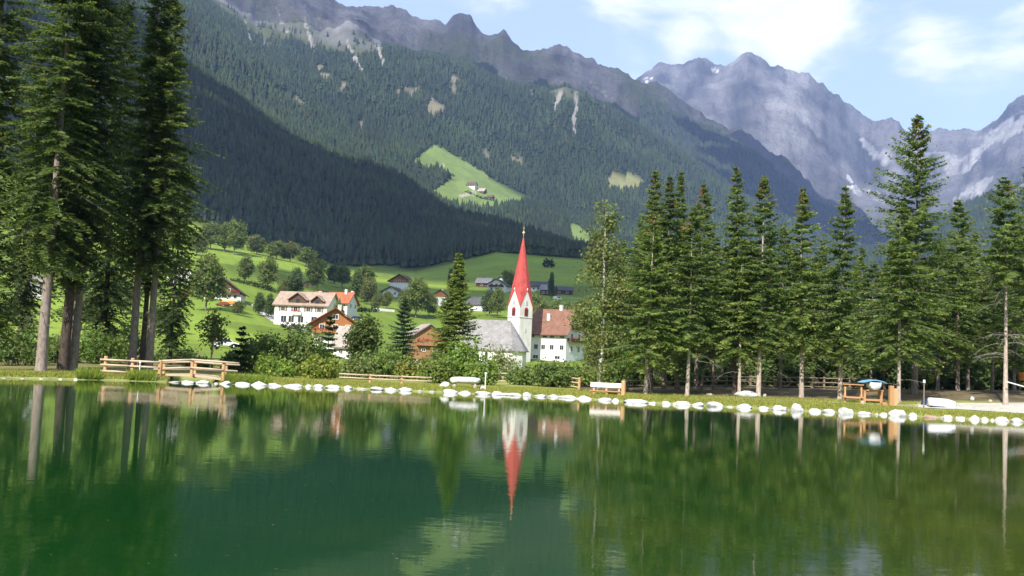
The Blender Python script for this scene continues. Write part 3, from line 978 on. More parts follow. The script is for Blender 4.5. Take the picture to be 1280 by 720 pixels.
def bush(name, label, loc, seed, w, h, n, ls, tint, group=None, depth=None, cat='bush'):
    rng = np.random.default_rng(seed)
    t = thing(name, label, cat, loc, 0, group)
    dp = depth or w * 0.7
    lb = []
    for i in range(7):
        x, y = rng.uniform(-0.32, 0.32) * w, rng.uniform(-0.3, 0.3) * dp
        hh = h * rng.uniform(0.55, 1.0) * (1 - 0.5 * (2 * x / w) ** 2)
        lb.append((x, y, hh * 0.52, w * rng.uniform(0.18, 0.28), dp * rng.uniform(0.2, 0.3), hh * 0.48))
    lb.append((0, 0, h * 0.28, w * 0.45, dp * 0.42, h * 0.28))
    link('foliage', broadleaf_parts(seed, lb, n, ls, tint, ls * 1.6), leaf, t)
    mb = MB()
    for (x, y, z, a, b, c) in lb:
        mb.tube([(x * 0.3, y * 0.3, -0.2), (x * 0.7, y * 0.7, z * 0.6), (x, y, z * 1.3)], [0.035, 0.025, 0.008], 5, False)
    mb.build('stems', bark_dark, t)
    return t


def top_h(base, px, py):
    """Height of a tree standing at base whose tip is seen at photo pixel (px,py)."""
    d = pdir(px, py)
    return CAM_Z + d[2] / d[1] * base[1] - base[2]


G1, G2, G3 = (0.130, 0.190, 0.048), (0.165, 0.230, 0.056), (0.086, 0.135, 0.040)
# (base px, depth, tip px, tip py, crown start py, crown half width px, tint, cones, dead, bark, label)
RIGHT = [
    (807, 65, 813, 264, 452, 46, G2, 40, 4, bark_pale, 'light green spruce with low sweeping branches, nearest the plank bench'),
    (813, 73, 822, 214, 430, 40, G1, 30, 3, bark_spruce, 'tall spruce whose tip rises right above the light green front spruce'),
    (830, 72, 840, 221, 420, 34, G3, 20, 4, bark_spruce, 'narrow spruce with a dull trunk behind the light green front spruce'),
    (846, 75, 859, 216, 420, 36, G1, 10, 3, bark_spruce, 'tall spruce between the narrow dull spruce and the cone-topped one'),
    (859, 65, 866, 259, 432, 42, G1, 90, 10, bark_pale, 'spruce with a cluster of brown cones on its low tip and pale trunk'),
    (870, 74, 880, 230, 410, 36, G1, 110, 4, bark_spruce, 'spruce with a rusty brown cone-covered tip right of the low cone tree'),
    (891, 76, 898, 300, 425, 34, G3, 0, 6, bark_spruce, 'short slim spruce in the gap left of the twin trunks'),
    (918, 67, 928, 209, 415, 44, G1, 10, 6, bark_dark, 'tall spruce with a thick dark trunk beside a thin pale one'),
    (924, 66, 931, 300, 440, 30, G2, 0, 4, bark_pale, 'thin pale-trunked spruce pressed against the thick dark trunk'),
    (948, 66, 957, 219, 425, 40, G1, 120, 10, bark_pale, 'spruce with leaning pale trunk, bare tip and brown cones by the lawn boulder'),
    (975, 77, 984, 285, 420, 36, G3, 0, 5, bark_spruce, 'dark spruce filling the gap behind the lawn boulder'),
    (1002, 66, 1008, 236, 430, 42, G2, 60, 5, bark_pale, 'spruce with a brown tip standing midway between lawn boulder and picnic table'),
    (1050, 65, 1056, 233, 440, 34, G1, 10, 4, bark_pale, 'slim spruce with clean pale trunk just left of the picnic table'),
    (1088, 80, 1094, 330, 440, 40, G3, 0, 3, bark_spruce, 'dark low spruce behind the blue and white boat'),
    (1123, 63, 1127, 252, 442, 50, G1, 0, 8, bark_pale, 'green spruce with pale trunk in front of the tallest spruce'),
    (1143, 70, 1151, 145, 420, 66, G1, 60, 10, bark_spruce, 'tallest spruce on the bank, rising against the snowy gap'),
    (1197, 73, 1200, 250, 430, 44, G1, 0, 8, bark_spruce, 'spruce standing between the upturned boat and the bare-branched spruce'),
    (1240, 74, 1243, 300, 420, 36, G3, 0, 10, bark_spruce, 'thin dark spruce just left of the bare-branched spruce'),
    (1257, 62, 1262, 222, 352, 46, G1, 20, 34, bark_pale, 'spruce with pale trunk and arching dead lower branches by the path'),
    (1296, 68, 1300, 190, 400, 50, G1, 0, 6, bark_spruce, 'spruce cut by the frame edge beyond the bare-branched spruce'),
]
for i, (bx, D, tx, ty, cy_, hw, tint, cones, dead, bk, lab) in enumerate(RIGHT):
    b = ground(bx, D, 488)
    h = top_h(b, tx, ty)
    z0 = max(0.8, CAM_Z + pdir(bx, min(cy_ + 3, 458) if i != 18 else cy_)[2] / pdir(bx, min(cy_ + 3, 458) if i != 18 else cy_)[1] * D - b[2])
    t_ = spruce('spruce_tree', lab, b, 100 + i, h, z0, hw * D / FPX * 1.52, bk, 'spruces on the far bank', dens=1.5, kl=0.9, tint=tint, cones=cones, dead=dead,
           lowtaper=0.8, power=(0.82 + 0.06 * (i % 4)) if i != 15 else 0.78, gap=(0.16 + 0.03 * (i % 5)) if i != 15 else 0.28, droop=0.28 + 0.06 * (i % 3), tr=None if i != 15 else 0.23)
    t_.rotation_euler = (R_(random.uniform(-1.0, 1.0)), R_(random.uniform(-0.9, 0.9)), random.uniform(0, 6))

LEFT = [
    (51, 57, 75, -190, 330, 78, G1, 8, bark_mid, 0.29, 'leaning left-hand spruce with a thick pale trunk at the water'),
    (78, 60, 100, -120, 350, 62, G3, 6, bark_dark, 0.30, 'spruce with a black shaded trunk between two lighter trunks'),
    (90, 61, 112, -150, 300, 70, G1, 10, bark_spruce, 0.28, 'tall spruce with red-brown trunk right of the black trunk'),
    (165, 64, 183, -60, 330, 60, G1, 10, bark_spruce, 0.26, 'spruce with grey trunk behind the middle fence post'),
    (177, 68, 192, 60, 360, 46, G3, 6, bark_dark, 0.20, 'slim dark spruce between two grey trunks behind the fence'),
    (186, 64, 200, -6, 330, 66, G1, 10, bark_spruce, 0.24, 'spruce right behind the fence whose tip reaches the photo top edge'),
    (-38, 58, -20, -200, 420, 80, G1, 4, bark_spruce, 0.30, 'spruce mostly outside the frame with drooping boughs by the left edge'),
    (125, 82, 140, -20, 415, 58, G3, 4, bark_dark, 0.24, 'dark spruce behind the gap between the two left trunk groups'),
    (20, 84, 34, 60, 400, 60, G3, 4, bark_dark, 0.24, 'dark spruce behind and left of the leaning pale trunk'),
    (212, 80, 222, 190, 432, 38, G3, 2, bark_dark, 0.16, 'smaller dark spruce with low boughs above the bridge end'),
]
for i, (bx, D, tx, ty, cy_, hw, tint, dead, bk, tr, lab) in enumerate(LEFT):
    b = ground(bx, D, 460)
    h = top_h(b, tx, ty)
    z0 = max(0.8, CAM_Z + pdir(bx, cy_)[2] / pdir(bx, cy_)[1] * D - b[2])
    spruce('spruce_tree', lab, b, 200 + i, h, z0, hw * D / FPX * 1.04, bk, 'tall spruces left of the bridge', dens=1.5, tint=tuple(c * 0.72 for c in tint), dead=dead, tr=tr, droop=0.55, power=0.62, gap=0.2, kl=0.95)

# shaded rows behind: a few kinds, copied
protos = []
for i in range(4):
    protos.append((300 + i, 13.0 + i, 1.4 + 0.5 * i, 2.3 + 0.2 * i))
BACK = [(772, 92, 300), (795, 88, 270), (822, 96, 265), (838, 90, 300), (852, 100, 280), (868, 88, 310), (884, 94, 290), (905, 90, 320), (912, 102, 300), (937, 92, 300), (958, 98, 290), (968, 86, 330), (985, 94, 310), (1015, 88, 320), (1024, 100, 300), (1036, 92, 340), (1066, 90, 330), (1075, 104, 310), (1105, 88, 330), (1112, 98, 300), (1160, 90, 320), (1172, 84, 300), (1182, 98, 310), (1210, 84, 300), (1216, 96, 290), (1228, 90, 320), (1268, 82, 290), (1276, 96, 280), (1310, 86, 260), (1330, 92, 250), (1250, 104, 300), (1135, 106, 310), (1200, 110, 320), (995, 110, 320), (925, 112, 310), (875, 110, 300)]
made = {}
for i, (bx, D, ty) in enumerate(BACK):
    b = ground(bx, D, 480)
    h = top_h(b, bx, ty)
    sd, ph_, pz, pr = protos[i % 4]
    lab = 'slender dark spruce in the shaded rows behind the bank trees'
    if i % 4 not in made:
        t = spruce('spruce_tree', lab, b, sd, ph_, pz, pr, bark_spruce, 'shaded back-row spruces', dens=0.9, tint=G1, dead=4, kl=1.2)
        made[i % 4] = t
        t.scale = (h / ph_,) * 3
    else:
        dup(made[i % 4], b, i * 1.3, (h / ph_,) * 3)

# birch by the bench
b = ground(749, 66, 478)
hb = top_h(b, 764, 253)
lob = []
rr = np.random.default_rng(5)
for q in np.linspace(0.12, 0.97, 19):
    wv = 2.5 * (1 - q) ** 0.55 * (0.8 + 0.3 * rr.random()) + 0.25
    wv *= 0.45 + 0.55 * float(sstep(0.12, 0.42, q))
    for _ in range(2):
        a = rr.random() * 6.28
        lob.append((math.cos(a) * wv * 0.5, math.sin(a) * wv * 0.5, hb * q, wv * 0.6, wv * 0.6, hb * 0.05))
tb = thing('birch_tree', 'slender birch with white trunk and airy pale green leaves behind the plank bench', 'tree', b)
link('crown', broadleaf_parts(51, lob, 9500, 0.18, (0.190, 0.235, 0.075), 0.42, 6), leaf, tb)
mb = MB()
mb.tube([(0, 0, -0.3), (0.02, 0, 1.5), (0.16, 0, 3.2), (0.08, 0, hb * 0.4), (0.02, 0, hb * 0.7), (0, 0, hb * 0.97)], [0.17, 0.145, 0.13, 0.105, 0.065, 0.012], 9, True, 3, 0.05)
bb = MB()
for (x, y, z, *_r) in lob:
    bb.tube([(0, 0, z - 0.6), (x * 0.6, y * 0.6, z), (x * 1.5, y * 1.5, z - 0.1)], [0.025, 0.016, 0.006], 4, False)
trunk_with_limbs(mb, bb, bark_birch, bark_dark, tb)

# trees and bushes right behind the bank
b = ground(566, 92, 470)
h = top_h(b, 568, 316)
spruce('larch_tree', 'pointed yellow-green larch standing in front of the church nave', b, 400, h, 1.6, 2.7, bark_spruce, None, dens=2.4, kl=1.2, tint=(0.155, 0.215, 0.050), droop=0.15, power=0.85, gap=0.12, lowtaper=0.75)
b = ground(503, 105, 455)
spruce('spruce_tree', 'broad dark green conifer left of the wooden barn', b, 401, top_h(b, 503, 373), 0.5, 2.6, bark_dark, None, dens=1.6, tint=(0.045, 0.088, 0.040), droop=0.2, power=0.8, gap=0.15, lowtaper=0.9)
b = ground(409, 78, 465)
spruce('spruce_tree', 'small narrow dark spruce in the bushes below the orange chalet', b, 402, top_h(b, 411, 394), 0.4, 1.0, bark_dark, None, dens=1.8, tint=(0.045, 0.075, 0.025), droop=0.3, power=0.6)
b = ground(300, 72, 465)
spruce('spruce_tree', 'small dark spruce beside the right end of the bridge', b, 403, top_h(b, 301, 408), 0.3, 0.95, bark_dark, None, dens=1.8, tint=(0.034, 0.058, 0.018), droop=0.3, power=0.6)
b = ground(452, 84, 465)
broadleaf('alder_tree', 'rounded green tree just right of the orange chalet', b, 410, top_h(b, 452, 388), 1.9, 1.0, 3600, 0.26, (0.095, 0.140, 0.034), nl=9)
b = ground(262, 70, 465)
broadleaf('sapling_tree', 'thin airy sapling with visible stem behind the bridge', b, 411, top_h(b, 263, 376), 1.3, 0.8, 1500, 0.17, (0.110, 0.145, 0.045), bark_pale, tr=0.06, nl=9)
b = ground(430, 76, 465)
BUSH = [
    (322, 74, 66, 402, 5200, (0.060, 0.092, 0.024), 'large dense grey-green willow bush below the white long house'),
    (368, 75, 70, 396, 5200, (0.064, 0.092, 0.026), 'tall willow bush filling the gap left of the small narrow spruce'),
    (345, 70, 50, 438, 2600, (0.085, 0.125, 0.024), 'low bright green bush at the foot of the willow bushes'),
    (290, 76, 30, 435, 1500, (0.045, 0.070, 0.020), 'dark low bush right of the bridge rail'),
    (398, 70, 40, 440, 2000, (0.10, 0.125, 0.024), 'yellow-green bush at the foot of the small narrow spruce'),
    (440, 74, 46, 440, 2200, (0.085, 0.110, 0.034), 'pale loose bush below the rounded green tree'),
    (480, 77, 52, 428, 2600, (0.075, 0.110, 0.028), 'loose green bush behind the rail fence posts'),
    (516, 76, 44, 438, 2200, (0.105, 0.120, 0.030), 'yellowish bush between the rail fence and the larch'),
    (548, 72, 44, 440, 2200, (0.075, 0.105, 0.024), 'green bush left of the stone bench'),
    (578, 78, 52, 410, 3000, (0.080, 0.125, 0.024), 'tall fresh green bush at the foot of the larch'),
    (604, 73, 40, 440, 2000, (0.085, 0.125, 0.026), 'bright bush behind the white stake by the stone bench'),
    (624, 86, 52, 418, 1500, (0.10, 0.12, 0.045), 'thin see-through willow in front of the church nave'),
    (655, 76, 48, 452, 2000, (0.065, 0.095, 0.026), 'grey-green round bush below the church tower'),
    (694, 74, 62, 446, 3400, (0.062, 0.090, 0.026), 'wide round bush below the red-brown roofed house'),
    (728, 78, 44, 440, 1800, (0.075, 0.115, 0.026), 'green bush left of the birch trunk'),
    (772, 80, 48, 415, 2200, (0.060, 0.10, 0.022), 'leafy bush between birch and light green spruce'),
    (18, 74, 80, 390, 3600, (0.060, 0.090, 0.026), 'grey-green bush left of the leaning pale trunk'),
    (70, 80, 80, 400, 3200, (0.055, 0.085, 0.022), 'green bush behind the black spruce trunk'),
    (125, 78, 66, 398, 3000, (0.065, 0.10, 0.024), 'bush behind the left end of the rail fence'),
    (150, 88, 60, 385, 2600, (0.050, 0.080, 0.020), 'taller shaded bush deep behind the fence posts'),
    (222, 84, 56, 432, 2200, (0.062, 0.10, 0.026), 'low bush behind the middle of the bridge'),
    (245, 74, 36, 446, 1400, (0.075, 0.115, 0.026), 'small bush seen through the bridge railing'),
]
for i, (bx, D, wpx, ty, n, tint, lab) in enumerate(BUSH):
    b = ground(bx, D, 472)
    bush('bush', lab, b, 500 + i, wpx * D / FPX * 1.15, max(1.0, top_h(b, bx, ty)), n, 0.21, tuple(c * 2.4 for c in tint), 'bushes behind the bank')

# ---- village trees
vt = []
for i, (hh, rr_, z0, nl) in enumerate(((11, 4.6, 0.5, 10), (12, 3.6, 0.8, 9), (10, 5.0, 0.2, 12), (13, 3.0, 0.3, 10))):
    vt.append((600 + i, hh, rr_, z0, nl))
VT = [  # px, base py, depth, top py, half width px, kind, tint index, label
    (258, 372, 300, 314, 24, 0, 'big olive-green tree beside the brown chalet'),
    (306, 346, 430, 318, 11, 1, 'round meadow tree at the left end of the field hedge'),
    (335, 352, 415, 319, 12, 1, 'taller meadow tree in the middle of the field hedge'),
    (370, 360, 400, 332, 9, 3, 'slim pale tree above the white long house'),
    (353, 362, 395, 346, 8, 2, 'low shrubby tree left of the slim pale tree'),
    (397, 350, 470, 321, 14, 0, 'broad bright tree at the meadow edge above the orange-roofed house'),
    (262, 320, 640, 276, 14, 0, 'first sunlit tree of the row on the meadow crest'),
    (280, 318, 640, 276, 13, 1, 'second sunlit tree of the row on the meadow crest'),
    (292, 322, 630, 272, 14, 0, 'tallest sunlit tree of the row on the meadow crest'),
    (245, 330, 560, 290, 12, 2, 'leafy tree at the left foot of the crest row'),
    (320, 328, 660, 292, 14, 2, 'shaded tree just right of the sunlit crest row'),
    (345, 334, 660, 300, 14, 0, 'shaded round tree in the middle of the forest edge'),
    (362, 336, 670, 300, 12, 2, 'shaded tree right of the middle forest edge tree'),
    (382, 340, 660, 308, 12, 1, 'shaded tree above the wooden hut'),
    (428, 346, 520, 330, 12, 0, 'rounded dark tree behind the orange-roofed house'),
    (418, 348, 540, 330, 10, 3, 'darker tree left of the rounded dark tree'),
    (456, 368, 440, 330, 13, 0, 'tall olive tree right of the orange-roofed house'),
    (446, 366, 430, 336, 8, 3, 'bright narrow tree beside the tall olive tree'),
    (462, 370, 420, 345, 12, 2, 'low bright tree at the foot of the tall olive tree'),
    (484, 378, 410, 362, 7, 2, 'brownish round tree in front of the twin brown gables'),
    (471, 378, 400, 366, 7, 2, 'small brownish bush tree by the meadow wall'),
    (520, 384, 390, 345, 18, 0, 'large dark round tree beside the green meadow'),
    (506, 384, 392, 358, 10, 2, 'lower left half of the dark tree clump by the meadow'),
    (537, 382, 400, 362, 10, 2, 'small tree at the right of the dark tree clump'),
    (324, 392, 320, 364, 7, 3, 'dark clipped tree beside the pale lane'),
    (336, 392, 318, 365, 6, 3, 'second clipped tree beside the pale lane, nearer the white house'),
    (298, 392, 300, 374, 8, 2, 'small tree over the orange trailer'),
    (622, 388, 420, 358, 11, 0, 'dark tree right of the grey-roofed white barn'),
    (612, 384, 430, 360, 9, 3, 'narrow tree close to the white barn corner'),
    (666, 392, 360, 360, 11, 0, 'tall tree just right of the church spire'),
    (680, 398, 350, 372, 12, 2, 'light green tree behind the red-brown ridge'),
    (694, 398, 350, 372, 12, 0, 'middle tree of the row behind the red-brown ridge'),
    (710, 398, 345, 374, 13, 2, 'right tree of the row behind the red-brown ridge'),
    (728, 398, 350, 370, 14, 0, 'tree behind the gable of the red-brown roofed house'),
    (655, 376, 420, 352, 8, 3, 'dark narrow tree squeezed behind the spire'),
    (690, 352, 560, 338, 4, 3, 'small dark pointed tree on the far village roofs'),
    (634, 352, 620, 336, 9, 0, 'dark tree between far white house and spire'),
    (565, 352, 600, 334, 5, 3, 'small dark tree on the slope left of the far white house'),
    (770, 420, 240, 380, 20, 0, 'leafy tree behind the birch crown'),
    (745, 430, 230, 405, 14, 2, 'low tree right of the flowered balcony'),
    (20, 420, 200, 372, 26, 0, 'leafy tree behind the far left trunks'),
    (200, 420, 220, 380, 20, 2, 'leafy tree behind the right trunk group'),
    (100, 420, 210, 365, 26, 0, 'leafy tree behind the gap in the left trunks'),
    (150, 400, 280, 350, 24, 1, 'tree below the white villa behind the trunks'),
    (424, 388, 270, 371, 7, 2, 'dark shrub tree in front of the orange-roofed house'),
    (556, 470, 130, 436, 20, 2, 'green shrub tree at the church yard wall'),
]
vmade = {}
TV = [(0.150, 0.200, 0.050), (0.160, 0.215, 0.060), (0.150, 0.180, 0.055), (0.095, 0.145, 0.044)]
for i, (bx, by, D, ty, hw, k, lab) in enumerate(VT):
    b = ground(bx, D, by)
    h = top_h(b, bx, ty)
    w = hw * D / FPX * 1.2
    sd, hh, rr_, z0, nl = vt[k]
    gname = 'broadleaf trees round the village'
    if k not in vmade:
        t = broadleaf('broadleaf_tree', lab, b, sd, hh, rr_, z0, 4600, 0.55, TV[k], bark_spruce, gname, nl=nl, clump=0.7)
        vmade[k] = t
        t.scale = (w / rr_, w / rr_, h / hh)
    else:
        dup(vmade[k], b, i * 0.9, (w / rr_, w / rr_, h / hh), lab)

UG = [(785, 84, 50, 430), (812, 90, 56, 425), (845, 86, 56, 432), (880, 92, 60, 428), (912, 88, 56, 436), (945, 94, 60, 430), (978, 86, 54, 440), (1012, 92, 60, 432), (1045, 96, 60, 438), (1075, 90, 50, 446), (1102, 92, 56, 430), (1135, 88, 54, 440), (1168, 94, 60, 434), (1205, 88, 60, 436), (1240, 92, 60, 430), (1280, 88, 66, 428), (1320, 90, 66, 430)]
ug0 = None
for i, (bx, D, wpx, ty) in enumerate(UG):
    b = ground(bx, D, 482)
    lab = 'shaded undergrowth bush among the trunks behind the right bank'
    w_, h_ = wpx * D / FPX * 1.35, top_h(b, bx, ty)
    if ug0 is None:
        ug0 = bush('bush', lab, b, 700, 4.0, 3.0, 2800, 0.30, (0.115, 0.170, 0.050), 'shaded undergrowth bushes')
        ug0.scale = (w_ / 4, w_ / 4, h_ / 3)
    else:
        dup(ug0, b, i * 1.1, (w_ / 4, w_ / 4, h_ / 3))

# ------------------------------------------------------------------ forests on the slopes


def conifers(name, label, n, r0, r1, az0, az1, keep, hmin, hmax, tint, seed):
    rng = np.random.default_rng(seed)
    az = rng.uniform(R_(az0), R_(az1), n)
    r = np.sqrt(rng.uniform(r0 ** 2, r1 ** 2, n))
    x, y = r * np.sin(az), r * np.cos(az)
    z = height(x, y)
    px, py, _ = project(np.stack([x, y, z], 1))
    k = keep(px, py, x, y, r, z, rng)
    x, y, z, r = x[k], y[k], z[k], r[k]
    n = len(x)
    h = rng.uniform(hmin, hmax, n) * (1 + 0.25 * fbm(x / 120, y / 120, 3, 301))
    w = h * rng.uniform(0.17, 0.27, n)
    S = 6
    ang = np.linspace(0, 2 * np.pi, S, endpoint=False)[None, :] + rng.random(n)[:, None] * 6
    V = np.zeros((n, 2 * S + 2, 3))
    for q, (zb, wf) in enumerate(((0.06, 1.0), (0.42, 0.62))):
        rad = w[:, None] * wf * rng.uniform(0.55, 1.3, (n, S))
        V[:, q * S:(q + 1) * S, 0] = x[:, None] + np.cos(ang) * rad
        V[:, q * S:(q + 1) * S, 1] = y[:, None] + np.sin(ang) * rad
        V[:, q * S:(q + 1) * S, 2] = z[:, None] + h[:, None] * (zb + rng.uniform(-0.06, 0.06, (n, S)))
    for q, zt in enumerate((0.68, 1.0)):
        V[:, 2 * S + q] = np.stack([x, y, z + h * zt], 1)
    F = []
    for q in range(2):
        for s in range(S):
            F.append((q * S + s, q * S + (s + 1) % S, 2 * S + q))
    F = (np.array(F)[None] + (np.arange(n) * (2 * S + 2))[:, None, None]).reshape(-1, 3)
    c = np.array(tint)[None] * (rng.uniform(0.6, 1.45, n) * (1 + 0.5 * fbm(x / 90, y / 90, 4, 311)))[:, None]
    c[:, 0] *= rng.uniform(0.8, 1.4, n)
    o = link(name, np_mesh(name, V.reshape(-1, 3), F, np.repeat(c, 2 * S + 2, 0)), far_leaf)
    return tag(o, label, None, None, 'stuff')


def keep_spur(px, py, x, y, r, z, rng):
    e = 905 + 25 * fbm(x / 50, y / 50, 3, 321)
    return (r > e)


def keep_slope(px, py, x, y, r, z, rng):
    mead, clear, streak, rock = surface_masks(px, py, x, y, r)
    sparse = fbm(x / 110, y / 110, 4, 331)
    ok = ~(mead | clear | streak) & (~rock | (rng.random(len(px)) < 0.06))
    hi = sstep(60, 130, py - np.interp(px, [p[0] for p in CREST], [p[1] for p in CREST]))
    return ok & (rng.random(len(px)) < 0.45 + 0.55 * hi + 0.4 * sparse)


def keep_ridge(px, py, x, y, r, z, rng):
    sk = np.interp(px, [p[0] for p in SKYL], [p[1] for p in SKYL])
    return (px > 800) & (py > sk + 26 + 20 * fbm(x / 200, y / 200, 4, 185)) & (rng.random(len(px)) < 0.8)


conifers('forest', 'dark shaded spruce forest on the near mountain spur', 46000, 895, 1800, -33, 20, keep_spur, 11, 20, (0.028, 0.050, 0.015), 71)
conifers('forest', 'sunlit spruce forest climbing to the tree line', 95000, 1850, 3420, -33, 30, keep_slope, 14, 24, (0.025, 0.044, 0.013), 72)
conifers('forest', 'blue shaded forest on the far ridge end', 26000, 3500, 4420, 5, 33, keep_ridge, 18, 28, (0.026, 0.044, 0.018), 73)
conifers('forest', 'lower valley forest behind the right bank trees', 14000, 900, 1850, 8, 33, lambda px, py, x, y, r, z, rng: (r > 960) & (fbm(x / 160, y / 160, 3, 341) > -0.12), 16, 26, (0.030, 0.05, 0.018), 74)

# ------------------------------------------------------------------ buildings


def front(px, py, D, yaw):
    p = at(px, py, D)
    z = hz1(p[0], p[1])
    return (p[0], p[1], z)


def add_window(parent, x, y, z, w, h, face, frame_m, arch=False, shutters=None):
    """Window on a wall: face '-y','+x','-x'. (x,y,z) centre on the wall plane."""
    def tr(u, d, v):   # u along wall, d outwards, v up
        return {'-y': (x + u, y - d, z + v), '+x': (x + d, y + u, z + v), '-x': (x - d, y + u, z + v)}[face]
    fb = MB()
    fw = min(0.14, w * 0.16)

    def bx(mb, u0, v0, u1, v1, d0, d1):
        P = [tr(u, d, v) for d in (d0, d1) for (u, v) in ((u0, v0), (u1, v0), (u1, v1), (u0, v1))]
        mb.poly(P, [(0, 1, 2, 3), (4, 5, 6, 7), (0, 1, 5, 4), (1, 2, 6, 5), (2, 3, 7, 6), (3, 0, 4, 7)])
    bx(fb, -w / 2 - fw, -h / 2 - fw, -w / 2, h / 2 + fw, -0.02, 0.10)
    bx(fb, w / 2, -h / 2 - fw, w / 2 + fw, h / 2 + fw, -0.02, 0.10)
    bx(fb, -w / 2, -h / 2 - fw, w / 2, -h / 2, -0.02, 0.13)
    bx(fb, -w / 2, h / 2, w / 2, h / 2 + fw, -0.02, 0.10)
    bx(fb, -0.03, -h / 2, 0.03, h / 2, 0.0, 0.07)
    if arch:
        n = 7
        P = [tr(-w / 2 - fw, 0.10, h / 2 + fw)] + [tr((w / 2 + fw) * -math.cos(math.pi * i / n), 0.10, h / 2 + fw + (w / 2) * math.sin(math.pi * i / n)) for i in range(1, n)] + [tr(w / 2 + fw, 0.10, h / 2 + fw)]
        Q = [tr(-w / 2 - fw, -0.02, h / 2 + fw)] + [tr((w / 2 + fw) * -math.cos(math.pi * i / n), -0.02, h / 2 + fw + (w / 2) * math.sin(math.pi * i / n)) for i in range(1, n)] + [tr(w / 2 + fw, -0.02, h / 2 + fw)]
        k = len(P)
        fb.poly(P + Q, [tuple(range(k)), tuple(range(k, 2 * k))[::-1]] + [(i, (i + 1) % k, k + (i + 1) % k, k + i) for i in range(k)])
    o = fb.build('window', frame_m, parent)
    pb = MB()
    bx(pb, -w / 2, -h / 2, w / 2, h / 2, 0.0, 0.035)
    pb.build('pane', glass, o)
    if shutters is not None:
        for sg in (-1, 1):
            sb = MB()
            c = sg * (w / 2 + fw + w * 0.27)
            bx(sb, c - w * 0.25, -h / 2 - fw, c + w * 0.25, h / 2 + fw, 0.0, 0.06)
            sb.build('shutter', shutters, o)
    return o


def flowers(parent, x0, y, z, x1, seed=0):
    rng = np.random.default_rng(seed)
    n = int(abs(x1 - x0) * 26) + 10
    P = np.stack([rng.uniform(x0, x1, n), y + rng.normal(0, 0.12, n), z + rng.normal(0.1, 0.14, n)], 1)
    d = unit(rng.normal(0, 1, (n, 3)))
    V, F = kites(P, d, unit(np.cross(d, rng.normal(0, 1, (n, 3)))), rng.uniform(0.2, 0.34, n), rng.uniform(0.16, 0.26, n))
    red = np.where(rng.random((n, 1)) < 0.72, np.array([[0.55, 0.03, 0.03]]), np.array([[0.05, 0.11, 0.02]]))
    link('flowers', np_mesh('flowers', V, F, np.repeat(red, 4, 0)), leaf, parent)


